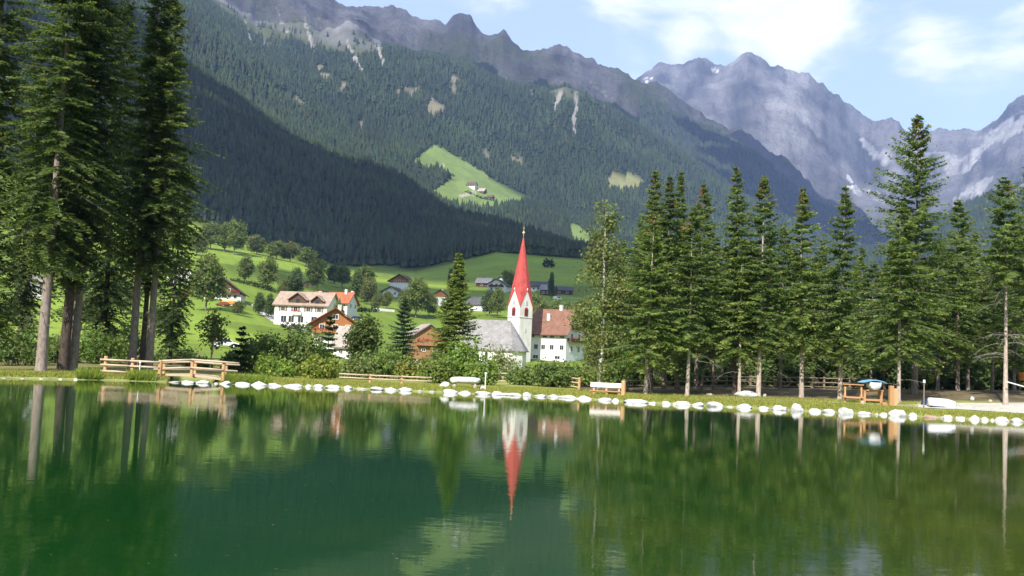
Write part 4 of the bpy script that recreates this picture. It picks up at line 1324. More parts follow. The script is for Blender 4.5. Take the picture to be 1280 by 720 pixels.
def house(name, label, px, py, D, yaw, L, Wd, hw, hr, ridge='x', wall=plaster, roof=roof_grey, upper=None, split=None, over=0.8, windows=(), balconies=(), chimneys=(), frame_m=None, dormers=(), cat='house', group=None, door=None, sink=2.5, hip=0.0, zoff=0.0):
    x, y, z = front(px, py, D, yaw)
    t = thing(name, label, cat, (x, y, z + zoff), R_(yaw), group)
    frame_m = frame_m or wood_white
    h = L / 2

    def prism(mb, z0, e=0.0, top=True):
        if ridge == 'x':
            mb.extr([(-e, z0), (Wd + e, z0), (Wd + e, hw), (Wd / 2, hw + hr), (-e, hw)], 'x', -h - e, h + e)
        else:
            mb.extr([(-h - e, z0), (h + e, z0), (h + e, hw), (0, hw + hr), (-h - e, hw)], 'y', -e, Wd + e)
    if upper is not None:
        MB().box(-h, 0, -sink, h, Wd, split).build('wall', wall, t)
        mb = MB()
        prism(mb, split, 0.12)
        mb.build('upper_wall', upper, t)
    else:
        mb = MB()
        prism(mb, -sink)
        mb.build('wall', wall, t)
    th = 0.28
    rb = MB()
    span = (Wd / 2 if ridge == 'x' else h)
    sl = hr / span
    lift = 0.05 + (0.12 * sl if upper is not None else 0.0)
    if hip == 0.0:
        e = span + over
        pr = [(-e, hw - over * sl + lift), (0, hw + hr + lift), (e, hw - over * sl + lift), (e, hw - over * sl + lift + th), (0, hw + hr + lift + th), (-e, hw - over * sl + lift + th)]
        if ridge == 'x':
            rb.extr([(u + Wd / 2, v) for u, v in pr], 'x', -h - over, h + over)
        else:
            rb.extr(pr, 'y', -over, Wd + over)
    else:
        # hipped ends: ridge along x, shortened by hip at both ends
        ez = hw - over * sl + lift
        xa, xb, ya, yb = -h - over, h + over, -over, Wd + over
        k = hip * (span + over)
        for dz in (0,):
            B = [(xa, ya, ez), (xb, ya, ez), (xb, yb, ez), (xa, yb, ez)]
            T = [(xa, ya, ez + th), (xb, ya, ez + th), (xb, yb, ez + th), (xa, yb, ez + th)]
            Rg = [(xa + k, Wd / 2, hw + hr + lift + th), (xb - k, Wd / 2, hw + hr + lift + th)]
            rb.poly(B + T + Rg, [(3, 2, 1, 0), (0, 1, 5, 4), (1, 2, 6, 5), (2, 3, 7, 6), (3, 0, 4, 7), (4, 5, 9, 8), (6, 7, 8, 9), (5, 6, 9), (7, 4, 8)])
    ro = rb.build('roof', roof, t)
    for (cx, cyy, ch) in chimneys:
        off = abs(cyy - Wd / 2) if ridge == 'x' else abs(cx)
        zr = hw + hr - off * sl
        cb = MB()
        cb.box(cx - 0.4, cyy - 0.4, zr - 0.5, cx + 0.4, cyy + 0.4, zr + ch)
        cb.box(cx - 0.5, cyy - 0.5, zr + ch, cx + 0.5, cyy + 0.5, zr + ch + 0.12)
        cb.box(cx - 0.42, cyy - 0.42, zr + ch + 0.3, cx + 0.42, cyy + 0.42, zr + ch + 0.4)
        for sx_ in (-0.32, 0.32):
            for sy_ in (-0.32, 0.32):
                cb.box(cx + sx_ - 0.07, cyy + sy_ - 0.07, zr + ch + 0.12, cx + sx_ + 0.07, cyy + sy_ + 0.07, zr + ch + 0.3)
        cb.build('chimney', plaster, ro)
    prd = 0.12 if upper is not None else 0.0
    for wdw in windows:
        face, u, v, ww, wh = wdw[:5]
        e = prd if (upper is not None and v > split) else 0.0
        kw = wdw[5] if len(wdw) > 5 else {}
        if face == '-y':
            add_window(t, u, -e, v, ww, wh, '-y', frame_m, **kw)
        elif face == '+x':
            add_window(t, h + e, u, v, ww, wh, '+x', frame_m, **kw)
        else:
            add_window(t, -h - e, u, v, ww, wh, '-x', frame_m, **kw)
    for i, (face, u0, u1, v, dep, bm_) in enumerate(balconies):
        bb = MB()
        if face == '-y':
            bb.box(u0, -dep, v, u1, -0.13, v + 0.14)
            bb.box(u0, -dep, v + 0.14, u1, -dep + 0.06, v + 1.0)
            bb.box(u0, -dep + 0.06, v + 0.14, u0 + 0.06, -0.13, v + 1.0)
            bb.box(u1 - 0.06, -dep + 0.06, v + 0.14, u1, -0.13, v + 1.0)
            bo = bb.build('balcony', bm_, t)
            flowers(bo, u0, -dep - 0.1, v + 1.0, u1, i)
        else:
            bb.box(h + 0.13, u0, v, h + dep, u1, v + 0.14)
            bb.box(h + dep - 0.06, u0, v + 0.14, h + dep, u1, v + 1.0)
            bb.box(h + 0.13, u0, v + 0.14, h + dep - 0.06, u0 + 0.06, v + 1.0)
            bb.box(h + 0.13, u1 - 0.06, v + 0.14, h + dep - 0.06, u1, v + 1.0)
            bo = bb.build('balcony', bm_, t)
            n = 60
            rng = np.random.default_rng(i)
            P = np.stack([np.full(n, h + dep + 0.1) + rng.normal(0, .1, n), rng.uniform(u0, u1, n), v + 1.05 + rng.normal(0, .14, n)], 1)
            d = unit(rng.normal(0, 1, (n, 3)))
            V, F = kites(P, d, unit(np.cross(d, rng.normal(0, 1, (n, 3)))), rng.uniform(.22, .36, n), rng.uniform(.2, .3, n))
            link('flowers', np_mesh('flowers', V, F, np.tile(np.array([0.55, 0.03, 0.03]), (len(V), 1))), leaf, bo)
    for (u, dw, dh, zb, dm) in dormers:
        # gabled dormer on the front slope, its face just behind the eaves line
        db = MB()
        yb = Wd / 2
        db.extr([(u - dw / 2, zb), (u + dw / 2, zb), (u + dw / 2, zb + dh * 0.45), (u, zb + dh), (u - dw / 2, zb + dh * 0.45)], 'y', 0.35, yb)
        do = db.build('dormer', dm, t)
        rb2 = MB()
        o2 = 0.5
        sl2 = dh * 0.55 / (dw / 2)
        e = dw / 2 + o2
        z1, z2 = zb + dh * 0.45 - o2 * sl2 + 0.04, zb + dh + 0.04
        rb2.extr([(u - e, z1), (u, z2), (u + e, z1), (u + e, z1 + 0.2), (u, z2 + 0.2), (u - e, z1 + 0.2)], 'y', -0.45, yb)
        rb2.build('dormer_roof', roof, do)
        fb = MB()
        fb.box(u - 0.55, 0.30, zb + 0.15, u + 0.55, 0.33, zb + dh * 0.5)
        fb.build('pane', glass, do)
    if door:
        face, u, w_, h_, dm = door
        db = MB()
        db.box(u - w_ / 2, -0.08, 0, u + w_ / 2, 0.02, h_)
        db.build('door', dm, t)
    return t


def wrow(face, us, v, w, h, **kw):
    return [(face, u, v, w, h, kw) for u in us]


VG = 'houses of the village'
house('chalet', 'brown wooden chalet with broad low gable on the green slope', 276, 381, 340, 8, 13, 12, 2.6, 4.6, 'y', plaster, roof_brown, wood_dark, 2.0, 1.2, group=VG,
      windows=wrow('-y', (0.6, 2.6, 4.6), 1.1, 1.0, 1.1) + wrow('-y', (-3, -0.4, 2.4), 3.3, 0.9, 0.9), balconies=[('-y', -0.2, 6.2, 1.75, 0.8, wood_dark)], chimneys=[(-3.4, 4, 1.2)])
house('white_house', 'long white house with beige tiled roof and two dormers', 375, 401, 300, -9, 16.5, 11, 6.6, 4.0, 'x', plaster, roof_beige, None, None, 0.7, group=VG,
      windows=wrow('-y', (-5.6, -1.6, 2.4, 5.8), 5.3, 1.2, 1.3, shutters=wood_grey) + wrow('-y', (-5.2, -2.8, 0.2, 4.4), 2.2, 1.7, 1.9) + wrow('-y', (-5.6, 3.8), 0.2, 0.9, 0.8),
      dormers=[(-1.2, 5.6, 3.6, 6.6, wood_dark), (5.0, 3.6, 2.6, 6.9, wood_dark)], balconies=[('-y', -2.6, 0.4, 3.6, 0.9, wood_white)], chimneys=[(3.6, 6.5, 1.0)])
house('white_house', 'white house with bright orange roof behind the long white house', 420, 386, 350, -14, 8.4, 9, 5.2, 3.6, 'x', plaster, roof_orange, None, None, 0.8, group=VG,
      windows=wrow('-y', (-2.4, 0.4, 2.8), 4.4, 1.0, 1.2) + wrow('-y', (-2.4, 2.4), 1.6, 1.1, 1.2) + wrow('+x', (3, 7), 4.2, 1.0, 1.2), chimneys=[(1.8, 4, 1.4), (3.6, 5.5, 1.3)])
house('annex', 'low orange-roofed annex left of the bright orange-roofed white house', 400, 384, 358, 24, 7, 8, 5.0, 2.8, 'y', plaster, roof_orange, None, None, 0.8, group=VG, windows=wrow('-y', (-1.4, 1.4), 2.8, 0.9, 1.0))
house('chalet', 'orange timber chalet with red tiled gable and flowered balcony', 417, 441, 232, 6, 10.4, 11, 6.6, 3.4, 'y', plaster, roof_orange, wood_orange, 4.2, 1.3, group=VG,
      windows=wrow('-y', (-3, 0, 3), 5.6, 1.0, 1.4) + wrow('-y', (0,), 8.2, 1.1, 1.0) + wrow('-y', (-3.2, 0, 3.2), 2.4, 1.1, 1.4), balconies=[('-y', -5.2, 5.2, 4.25, 1.2, wood_orange)], chimneys=[(0.4, 6, 1.2)], dormers=())
house('shed', 'low white shed with pale steep roof below the orange chalet', 433, 452, 185, -14, 5.4, 5.5, 2.4, 3.4, 'x', plaster, roof_pale, None, None, 0.5, group=VG, windows=wrow('-y', (-1.2, 1.3), 1.4, 0.7, 0.7), cat='shed')
house('barn', 'wooden barn with orange-brown boards and pale shingle roof', 536, 444, 205, 18, 5.6, 8, 6.8, 1.9, 'y', plaster, roof_pale, wood_barn, 1.8, 0.7, group=VG, windows=wrow('-y', (-1.2, 1.2), 3.6, 0.7, 0.5), balconies=[('-y', -2.75, 2.75, 4.5, 0.9, wood_barn)], door=('-y', 0, 1.6, 1.7, wood_dark), cat='barn')
house('parsonage', 'big white house with red-brown roof and red flower balconies beside the church', 682, 461, 268, -30, 11.6, 11.0, 7.6, 6.2, 'x', plaster, roof_redbrown, None, None, 0.9, group=VG,
      windows=wrow('-y', (-4.4, -0.6, 1.6, 4.6), 6.7, 1.2, 1.1) + wrow('-y', (-3.2, -1.0, 1.6, 4.6), 3.6, 1.1, 1.2, arch=True) + wrow('-y', (-3.2, 3.4), 0.9, 1.5, 0.8) + wrow('+x', (3.2, 7.6), 6.6, 1.2, 1.6) + wrow('+x', (5.4,), 9.6, 1.2, 1.4) + wrow('+x', (3.2, 7.6), 3.4, 1.2, 1.4),
      balconies=[('+x', 0.5, 10.5, 5.2, 1.3, wood_dark), ('+x', 3.2, 7.8, 8.6, 1.0, wood_dark)], chimneys=[(-1.2, 3.0, 1.4), (1.2, 5.6, 1.2)], dormers=())
house('chalet', 'rear brown-gabled chalet with pale roof edges at the forest foot', 499, 362, 530, -14, 11, 12, 3.4, 3.2, 'y', plaster, roof_brown, wood_orange, 2.4, 1.3, group=VG, zoff=3.0, windows=wrow('-y', (-2.5, 0, 2.5), 3.2, 1.0, 1.0))
house('chalet', 'front lower chalet of the two brown gables, half behind trees', 489, 364, 500, -14, 9, 10, 2.6, 2.4, 'y', plaster, roof_brown, None, None, 1.2, group=VG, windows=wrow('-y', (-2, 2), 1.6, 1.0, 1.0))
house('chalet', 'small brown gabled chalet peeping out left of the larch tip', 550, 372, 470, 10, 6.6, 8, 5.2, 2.4, 'y', plaster, roof_brown, wood_orange, 4.4, 0.8, group=VG, windows=wrow('-y', (-1.6, 1.6), 3.2, 1.0, 1.2), chimneys=[(1.2, 3, 1.2)])
house('barn', 'white barn with long dark grey roof above the green field', 594, 380, 450, -14, 7.6, 8, 2.8, 3.4, 'x', plaster, roof_dark, None, None, 0.6, group=VG, windows=wrow('-y', (-1.6,), 1.6, 1.2, 0.8), cat='barn')
house('chalet', 'white gabled chalet with dark balconies left of the spire', 620, 366, 600, -16, 11.6, 11, 4.6, 3.2, 'y', plaster, roof_dark, None, None, 1.2, group=VG, windows=wrow('-y', (-3, 0, 3), 4.6, 1.2, 1.0) + wrow('-y', (-3, 0, 3), 1.8, 1.2, 1.2), balconies=[('-y', -4.6, 4.6, 3.1, 1.0, wood_dark)])
house('chalet', 'rear white gabled chalet with dark roof above the balconied chalet', 626, 354, 650, -20, 9.6, 11, 4.6, 3.8, 'y', plaster, roof_dark, None, None, 1.0, group=VG, windows=wrow('-y', (-2.4, 2.4), 4.6, 1.2, 1.2), chimneys=[(-1, 3, 1.2)])
house('barn', 'grey roofed barn at the left end of the far village', 604, 350, 660, -12, 9.5, 8, 3.0, 3.2, 'x', wood_dark, roof_grey, None, None, 0.8, group=VG, windows=wrow('-y', (-1, 2.5), 1.6, 1.4, 1.0), cat='barn')
house('farmhouse', 'long low grey-roofed farmhouse right of the spire', 673, 358, 640, -6, 17, 9, 3.4, 3.2, 'x', plaster, roof_dark, None, None, 0.8, group=VG, windows=wrow('-y', (-6, -3, 0, 3), 1.8, 1.2, 1.2))
house('barn', 'dark wooden barn with grey roof at the right of the far village', 683, 365, 590, -20, 8, 8, 3.6, 3.0, 'x', wood_dark, roof_grey, None, None, 0.8, group=VG, windows=wrow('-y', (-2, 1), 1.8, 1.2, 1.0), cat='barn')
house('barn', 'dark-roofed low building nearest the birch in the far village', 705, 362, 610, 4, 11, 8, 2.6, 2.4, 'x', wood_dark, roof_dark, None, None, 0.7, group=VG, windows=wrow('-y', (-3, 2), 1.5, 1.2, 1.0), cat='barn')
house('white_house', 'white villa half hidden behind the right spruce trunks', 222, 372, 385, 12, 8.6, 9, 6.0, 2.2, 'y', plaster, roof_grey, None, None, 0.7, group=VG, windows=wrow('-y', (-2.6, 0, 2.6), 4.6, 1.1, 1.2) + wrow('-y', (-2.6, 2.6), 1.8, 1.2, 1.3))
house('white_house', 'white house with grey roof between the far left trunks', 40, 380, 330, 16, 8.5, 9, 4.6, 3.6, 'x', plaster, roof_grey, None, None, 0.7, group=VG, windows=wrow('-y', (-2.4, 0.4, 2.6), 3.0, 1.1, 1.2))
house('hut', 'tiny wooden field hut at the meadow edge', 384, 350, 480, 20, 5.0, 4.5, 1.6, 1.4, 'y', wood_grey, roof_grey, None, None, 0.6, group=VG, windows=(), cat='hut', door=('-y', 0, 1.2, 1.4, wood_dark))
house('white_house', 'white house glimpsed between the trunks left of the picnic table', 1046, 455, 250, 10, 11, 9, 4.0, 3.0, 'x', plaster, roof_redbrown, None, None, 0.8, group=VG, windows=wrow('-y', (-4, -1.3, 1.4, 4), 3.0, 1.1, 1.2))
# hill farm
HF = 'hill farm on the high meadow'
house('farmhouse', 'white hill farmhouse with brown roof, leftmost on the high meadow', 589, 222, 2320, -20, 20, 14, 8, 7, 'x', plaster, roof_brown, None, None, 2.0, group=HF, windows=wrow('-y', (-6, 0, 6), 4.5, 2.0, 2.2), sink=12)
house('barn', 'hill farm barn with pale roof in the middle of the high meadow', 602, 223, 2310, -24, 16, 13, 6, 7, 'x', wood_dark, roof_pale, None, None, 1.6, group=HF, windows=wrow('-y', (-4, 4), 3.5, 2.2, 2.0), sink=12, cat='barn')
house('barn', 'small dark hill farm shed at the right of the high meadow', 613, 229, 2290, -20, 14, 10, 4.5, 5, 'x', wood_dark, roof_brown, None, None, 1.4, group=HF, windows=wrow('-y', (0,), 2.6, 2.0, 1.6), sink=12, cat='barn')

# ---- church
cx, cy0, cz = front(647, 462, 262, 0)
ch = thing('church', 'white village church with pointed red spire and grey shingle nave', 'church', (cx, cy0, cz), R_(43))
S = 2.28


def zpx(py, D=262, px=648):
    d = pdir(px, py)
    return CAM_Z + d[2] / d[1] * D - cz


zc, zg, zt = zpx(383), zpx(363), zpx(293)
mb = MB()
corners = [(-S, -S), (S, -S), (S, S), (-S, S)]
mids = [(0, -S), (S, 0), (0, S), (-S, 0)]
P = [(x, y, -3) for x, y in corners] + [(x, y, zc) for x, y in corners] + [(x, y, zg) for x, y in mids]
F = [(3, 2, 1, 0)]
for i in range(4):
    j = (i + 1) % 4
    F.append((i, j, 4 + j, 8 + i, 4 + i))
mb.poly(P, F)
mb.build('tower', plaster_old, ch)
# slight eaves: the spire stands 12 cm proud of the gables
e = 1.055
sp = MB()
P = [(0, 0, zt)] + [(x * e, y * e, zc - 0.35) for x, y in corners] + [(x * e, y * e, zg + 0.05) for x, y in mids]
F = []
for i in range(4):
    j = (i + 1) % 4
    F += [(0, 1 + i, 5 + i), (0, 5 + i, 1 + j)]
sp.poly(P, F)
so = sp.build('spire', spire_red, ch)
sol = so.modifiers.new('thick', 'SOLIDIFY')
sol.thickness = 0.12
fb = MB()
fb.tube([(0, 0, zt - 0.3), (0, 0, zt + 2.3)], [0.07, 0.04], 6)
fb.box(-0.4, -0.03, zt + 1.7, 0.4, 0.03, zt + 1.78)
gold = m_noise('pale_gilding', (0.65, 0.5, 0.25), (0.8, 0.68, 0.42), 3, 0.4, 0.5)
fo = fb.build('finial', gold, so)
import bmesh
bm = bmesh.new()
bmesh.ops.create_icosphere(bm, subdivisions=2, radius=0.36)
bmesh.ops.translate(bm, verts=bm.verts, vec=(0, 0, zt + 0.5))
me = bpy.data.meshes.new('ball')
bm.to_mesh(me)
bm.free()
link('ball', me, gold, fo, True)
redframe = m_noise('red_louvres', (0.33, 0.03, 0.03), (0.45, 0.06, 0.05), 3, 0.7, 0.2)
for face in ('-y', '+x', '-x'):
    x, y = {'-y': (0, -S), '+x': (S, 0), '-x': (-S, 0)}[face]
    add_window(ch, x, y, zc - 1.7, 1.0, 1.5, face, redframe, arch=True)
    add_window(ch, x, y, zc + 0.9, 0.4, 0.9, face, plaster_old)
    add_window(ch, x, y, zc - 6.2, 0.3, 0.9, face, plaster_old)
for i, z in enumerate((zc - 3.0,)):
    cb = MB()
    cb.box(-S - 0.12, -S - 0.12, z, S + 0.12, S + 0.12, z + 0.18)
    cb.build('cornice', plaster_old, ch)
# corner pinnacle knobs at the gable tips
for i, (x, y) in enumerate(mids):
    kb = MB()
    kb.tube([(x * 1.06, y * 1.06, zg - 0.1), (x * 1.06, y * 1.06, zg + 0.35), (x * 1.06, y * 1.06, zg + 0.6)], [0.09, 0.15, 0.04], 6)
    kb.build('gable_knob', plaster_old, ch)
# nave, standing in front of the tower, hipped towards the right
nx, ny, nz = front(607, 462, 236, 0)
inv = (Matrix.Translation((cx, cy0, cz)) @ Matrix.Rotation(R_(43), 4, 'Z')).inverted()
nmat = inv @ Matrix.Translation((nx, ny, nz)) @ Matrix.Rotation(R_(-14), 4, 'Z')


def church_part(mb, name, m):
    mb.v = [tuple(nmat @ Vector(p)) for p in mb.v]
    return mb.build(name, m, ch)


d0 = pdir(612, 437)
eave = CAM_Z + d0[2] / d0[1] * 236 - nz
d0 = pdir(615, 400)
rid = CAM_Z + d0[2] / d0[1] * 241 - nz
mb = MB()
mb.poly([(-8.5, 0, -3), (6.2, 0, -3), (8.2, 2.6, -3), (8.2, 6.4, -3), (6.2, 9, -3), (-8.5, 9, -3), (-8.5, 0, eave), (6.2, 0, eave), (8.2, 2.6, eave), (8.2, 6.4, eave), (6.2, 9, eave), (-8.5, 9, eave)],
        [(5, 4, 3, 2, 1, 0), (6, 7, 8, 9, 10, 11)] + [(i, (i + 1) % 6, 6 + (i + 1) % 6, 6 + i) for i in range(6)])
church_part(mb, 'nave', plaster_old)
mb = MB()
k = 0.55
mb.poly([(-9, -k, eave - 0.2), (6.4, -k, eave - 0.2), (8.8, 2.4, eave - 0.2), (8.8, 6.6, eave - 0.2), (6.4, 9 + k, eave - 0.2), (-9, 9 + k, eave - 0.2), (-9, 4.5, rid), (4.4, 4.5, rid),
         (-9, -k, eave + 0.02), (6.4, -k, eave + 0.02), (8.8, 2.4, eave + 0.02), (8.8, 6.6, eave + 0.02), (6.4, 9 + k, eave + 0.02), (-9, 9 + k, eave + 0.02)],
        [(5, 4, 3, 2, 1, 0), (0, 1, 9, 8), (1, 2, 10, 9), (2, 3, 11, 10), (3, 4, 12, 11), (4, 5, 13, 12), (8, 9, 7, 6), (9, 10, 7), (10, 11, 7), (11, 12, 7), (12, 13, 6, 7), (5, 0, 8, 6, 13)])
church_part(mb, 'nave_roof', roof_grey)
for u in (-6.4, -3.2, 0.0, 3.2):
    mb = MB()
    mb.box(u - 0.35, -0.06, eave - 3.0, u + 0.35, 0.02, eave - 1.0)
    n = 6
    mb.extr([(u - 0.35, eave - 1.0)] + [(u - 0.35 * math.cos(math.pi * i / n), eave - 1.0 + 0.4 * math.sin(math.pi * i / n)) for i in range(1, n)] + [(u + 0.35, eave - 1.0)], 'y', -0.06, 0.02)
    church_part(mb, 'nave_window', glass)
for u in (-8.2, -4.8, -1.6, 1.6, 4.8):
    mb = MB()
    mb.extr([(-0.9, -3), (-0.01, -3), (-0.01, eave - 0.6), (-0.25, eave - 0.7), (-0.9, eave - 2.2)], 'x', u - 0.35, u + 0.35)
    church_part(mb, 'buttress', plaster_old)
# churchyard wall
p0, p1 = ground(530, 190, 455), ground(640, 200, 465)
wl = MB()
dirv = Vector((p1[0] - p0[0], p1[1] - p0[1], 0))
ln = dirv.length
wl.box(0, 0, -1, ln, 0.4, 1.6)
wo_ = thing('churchyard_wall', 'low white churchyard wall behind the bushes left of the church', 'wall', p0, math.atan2(dirv.y, dirv.x))
wl.build('wall_body', plaster_old, wo_)
cp = MB()
cp.box(-0.05, -0.1, 1.6, ln + 0.05, 0.5, 1.75)
cp.build('coping', roof_pale, wo_)

# ------------------------------------------------------------------ vehicles and small village things
tyre = m_noise('rubber', (0.02, 0.02, 0.02), (0.035, 0.035, 0.035), 5, 0.9, 0.2)
orange_paint = m_noise('orange_paint', (0.55, 0.17, 0.03), (0.66, 0.25, 0.04), 1.2, 0.5, 0.4)
yellow_paint = m_noise('yellow_paint', (0.62, 0.38, 0.06), (0.72, 0.48, 0.10), 1.2, 0.5, 0.4)
white_paint = m_noise('white_paint', (0.74, 0.75, 0.76), (0.82, 0.82, 0.83), 1.0, 0.35, 0.5)


def wheel(parent, x, y, r=0.34, w=0.2):
    mb = MB()
    mb.tube([(x, y - w / 2, r), (x, y + w / 2, r)], [r, r], 16)
    o = mb.build('wheel', tyre, parent)
    rb = MB()
    rb.tube([(x, y - w / 2 - 0.015, r), (x, y - w / 2 + 0.02, r)], [r * 0.58, r * 0.58], 12)
    rb.build('rim', metal_white, o)


def van(name, label, loc, rz, paint, L=4.4, Hh=1.9, cat='van', car=False):
    t = thing(name, label, cat, loc, rz)
    h = L / 2
    if car:
        pr = [(-h, 0.35), (h, 0.35), (h, 0.75), (h * 0.55, 0.92), (h * 0.22, 1.42), (-h * 0.62, 1.42), (-h * 0.95, 0.95), (-h, 0.85)]
        wl_ = [(h * 0.48, 0.93), (h * 0.2, 1.36), (-h * 0.58, 1.36), (-h * 0.84, 0.93)]
    else:
        pr = [(-h, 0.35), (h, 0.35), (h, 0.95), (h * 0.82, 1.1), (h * 0.56, Hh), (-h, Hh)]
        wl_ = [(h * 0.76, 1.12), (h * 0.52, Hh - 0.12), (-h * 0.1, Hh - 0.12), (-h * 0.1, 1.12)]
    mb = MB()
    mb.poly([(x, -0.85, z) for x, z in pr] + [(x, 0.85, z) for x, z in pr], [tuple(range(len(pr))), tuple(range(len(pr), 2 * len(pr)))[::-1]] + [(i, (i + 1) % len(pr), len(pr) + (i + 1) % len(pr), len(pr) + i) for i in range(len(pr))])
    mb.build('body', paint, t, bevel=0.05)
    gb = MB()
    gb.poly([(x, -0.865, z) for x, z in wl_] + [(x, -0.84, z) for x, z in wl_], [(0, 1, 2, 3), (7, 6, 5, 4), (0, 1, 5, 4), (1, 2, 6, 5), (2, 3, 7, 6), (3, 0, 4, 7)])
    gb.build('side_window', glass, t)
    for x in (-h * 0.62, h * 0.62):
        for y in (-0.78, 0.78):
            wheel(t, x, y)
    return t


p = ground(286, 322, 385)
t = thing('farm_trailer', 'orange and yellow loaded farm trailer below the brown chalet', 'trailer', p, R_(-8))
mb = MB()
mb.box(-2.6, -1.1, 0.75, 2.6, 1.1, 0.95)
mb.box(-2.6, -1.1, 0.95, -2.5, 1.1, 1.7).box(2.5, -1.1, 0.95, 2.6, 1.1, 1.7).box(-2.5, -1.1, 0.95, 2.5, -1.0, 1.6).box(-2.5, 1.0, 0.95, 2.5, 1.1, 1.6)
mb.build('bed', orange_paint, t)
mb = MB()
mb.extr([(-2.3, 1.0), (2.3, 1.0), (2.0, 1.9), (0.9, 2.2), (-0.6, 2.0), (-2.0, 2.1)], 'y', -0.9, 0.9)
mb.build('load', yellow_paint, t)
for x in (-1.4, 1.4):
    for y in (-1.0, 1.0):
        wheel(t, x, y, 0.45, 0.3)
mb = MB()
mb.tube([(-2.6, 0, 0.8), (-4.0, 0, 0.6)], [0.08, 0.06], 6)
mb.build('drawbar', tyre, t)
p = ground(278, 318, 387)
van('parked_car', 'dark reddish car in front of the loaded farm trailer', p, R_(170), m_noise('red_brown_paint', (0.16, 0.04, 0.03), (0.22, 0.06, 0.04), 1, 0.4, 0.5), 4.2, car=True, cat='car')
van('parked_van', 'bright orange van beside the half hidden white villa', ground(229, 345, 390), R_(80), orange_paint, 4.2, 2.2)
van('parked_van', 'white van in front of the far village barns', ground(697, 560, 366), R_(5), white_paint, 4.8, 2.0)
van('parked_car', 'white car showing through the bushes right of the bridge', ground(281, 150, 440), R_(25), white_paint, 3.9, car=True, cat='car')
van('parked_car', 'dark blue car beside the orange-roofed white house', ground(447, 345, 386), R_(12), m_noise('blue_paint', (0.02, 0.03, 0.08), (0.03, 0.05, 0.12), 1, 0.4, 0.5), 4.2, car=True, cat='car')
# meadow wall
p0, p1 = ground(468, 395, 378), ground(494, 400, 376)
mw = MB()
ln = math.hypot(p1[0] - p0[0], p1[1] - p0[1])
mw.box(0, 0, -1, ln, 0.5, 1.0)
mw.build('meadow_wall', plaster_old)
o = bpy.data.objects['meadow_wall']
o.location = tuple(p0)
o.rotation_euler = (0, math.atan2(p0[2] - p1[2], ln), math.atan2(p1[1] - p0[1], p1[0] - p0[0]))
tag(o, 'short pale stone wall along the meadow below the brownish trees', 'wall')


def hedge(name, label, pts, wd, hh, n, ls, tint, seed):
    """One clipped or wild hedge along a line of ground points."""
    P = [np.array(p) for p in pts]
    lb = []
    rng = np.random.default_rng(seed)
    o = P[0]
    for a, b in zip(P[:-1], P[1:]):
        k = max(2, int(np.linalg.norm(b - a) / (wd * 0.8)))
        for i in range(k):
            q = a + (b - a) * (i + 0.5) / k - o
            f = rng.uniform(0.6, 1.2)
            lb.append((q[0], q[1], q[2] + hh * f * 0.45, wd * 0.6, wd * 0.5, hh * f * 0.5))
    ob = link(name, broadleaf_parts(seed, lb, n, ls, tint, ls), leaf)
    ob.location = tuple(o)
    return tag(ob, label, 'hedge')


hedge('hedge', 'wild hedge line crossing the upper meadow under three trees', [ground(290, 425, 345), ground(320, 420, 350), ground(350, 410, 357), ground(372, 402, 360)], 3.0, 2.2, 1500, 0.6, (0.055, 0.085, 0.022), 801)
hedge('hedge', 'dark clipped hedge right of the orange-roofed house', [ground(446, 380, 383), ground(472, 390, 384)], 2.4, 2.6, 900, 0.5, (0.030, 0.055, 0.018), 802)
hedge('hedge', 'dark hedge in front of the long white house', [ground(352, 288, 408), ground(400, 284, 410)], 2.2, 2.0, 900, 0.45, (0.045, 0.075, 0.020), 803)
hedge('hedge', 'small dark grove standing alone on the shaded far meadow', [ground(680, 800, 330), ground(692, 800, 330)], 5, 7, 500, 1.2, (0.03, 0.055, 0.02), 804)
hedge('grove', 'dark grove at the left of the high hill meadow', [ground(548, 2260, 236), ground(556, 2300, 232), ground(563, 2330, 228)], 20, 22, 900, 3.0, (0.028, 0.05, 0.02), 805)
bpy.data.objects['grove']['category'] = 'grove'
hedge('hedge', 'bushes round the hill farm buildings on the high meadow', [ground(583, 2280, 224), ground(600, 2270, 228), ground(616, 2260, 234), ground(625, 2260, 238)], 10, 6, 500, 2.5, (0.05, 0.08, 0.025), 806)

# ------------------------------------------------------------------ lakeside stones
import bmesh as _bm


def stone_mesh(seed, sx_, sy_, sz_, rough=0.28, sub=3):
    b = _bm.new()
    _bm.ops.create_icosphere(b, subdivisions=sub, radius=1.0)
    co = np.array([v.co[:] for v in b.verts])
    rng = np.random.default_rng(seed)
    for _ in range(13):     # flat facets cut into the ball
        n = unit(rng.normal(0, 1, (1, 3)))[0]
        d = co @ n
        lim = rng.uniform(0.58, 0.9)
        co = co - np.outer(np.maximum(d - lim, 0) * 0.85, n)
    co *= (1 + rough * fbm(co[:, 0] * 2.2 + seed, co[:, 1] * 2.2 + co[:, 2] * 1.7, 4, seed))[:, None]
    for v, c in zip(b.verts, co):
        v.co = (c[0] * sx_, c[1] * sy_, c[2] * sz_)
    me = bpy.data.meshes.new('stone')
    b.to_mesh(me)
    b.free()
    me.polygons.foreach_set('use_smooth', np.ones(len(me.polygons), dtype=bool))
    return me


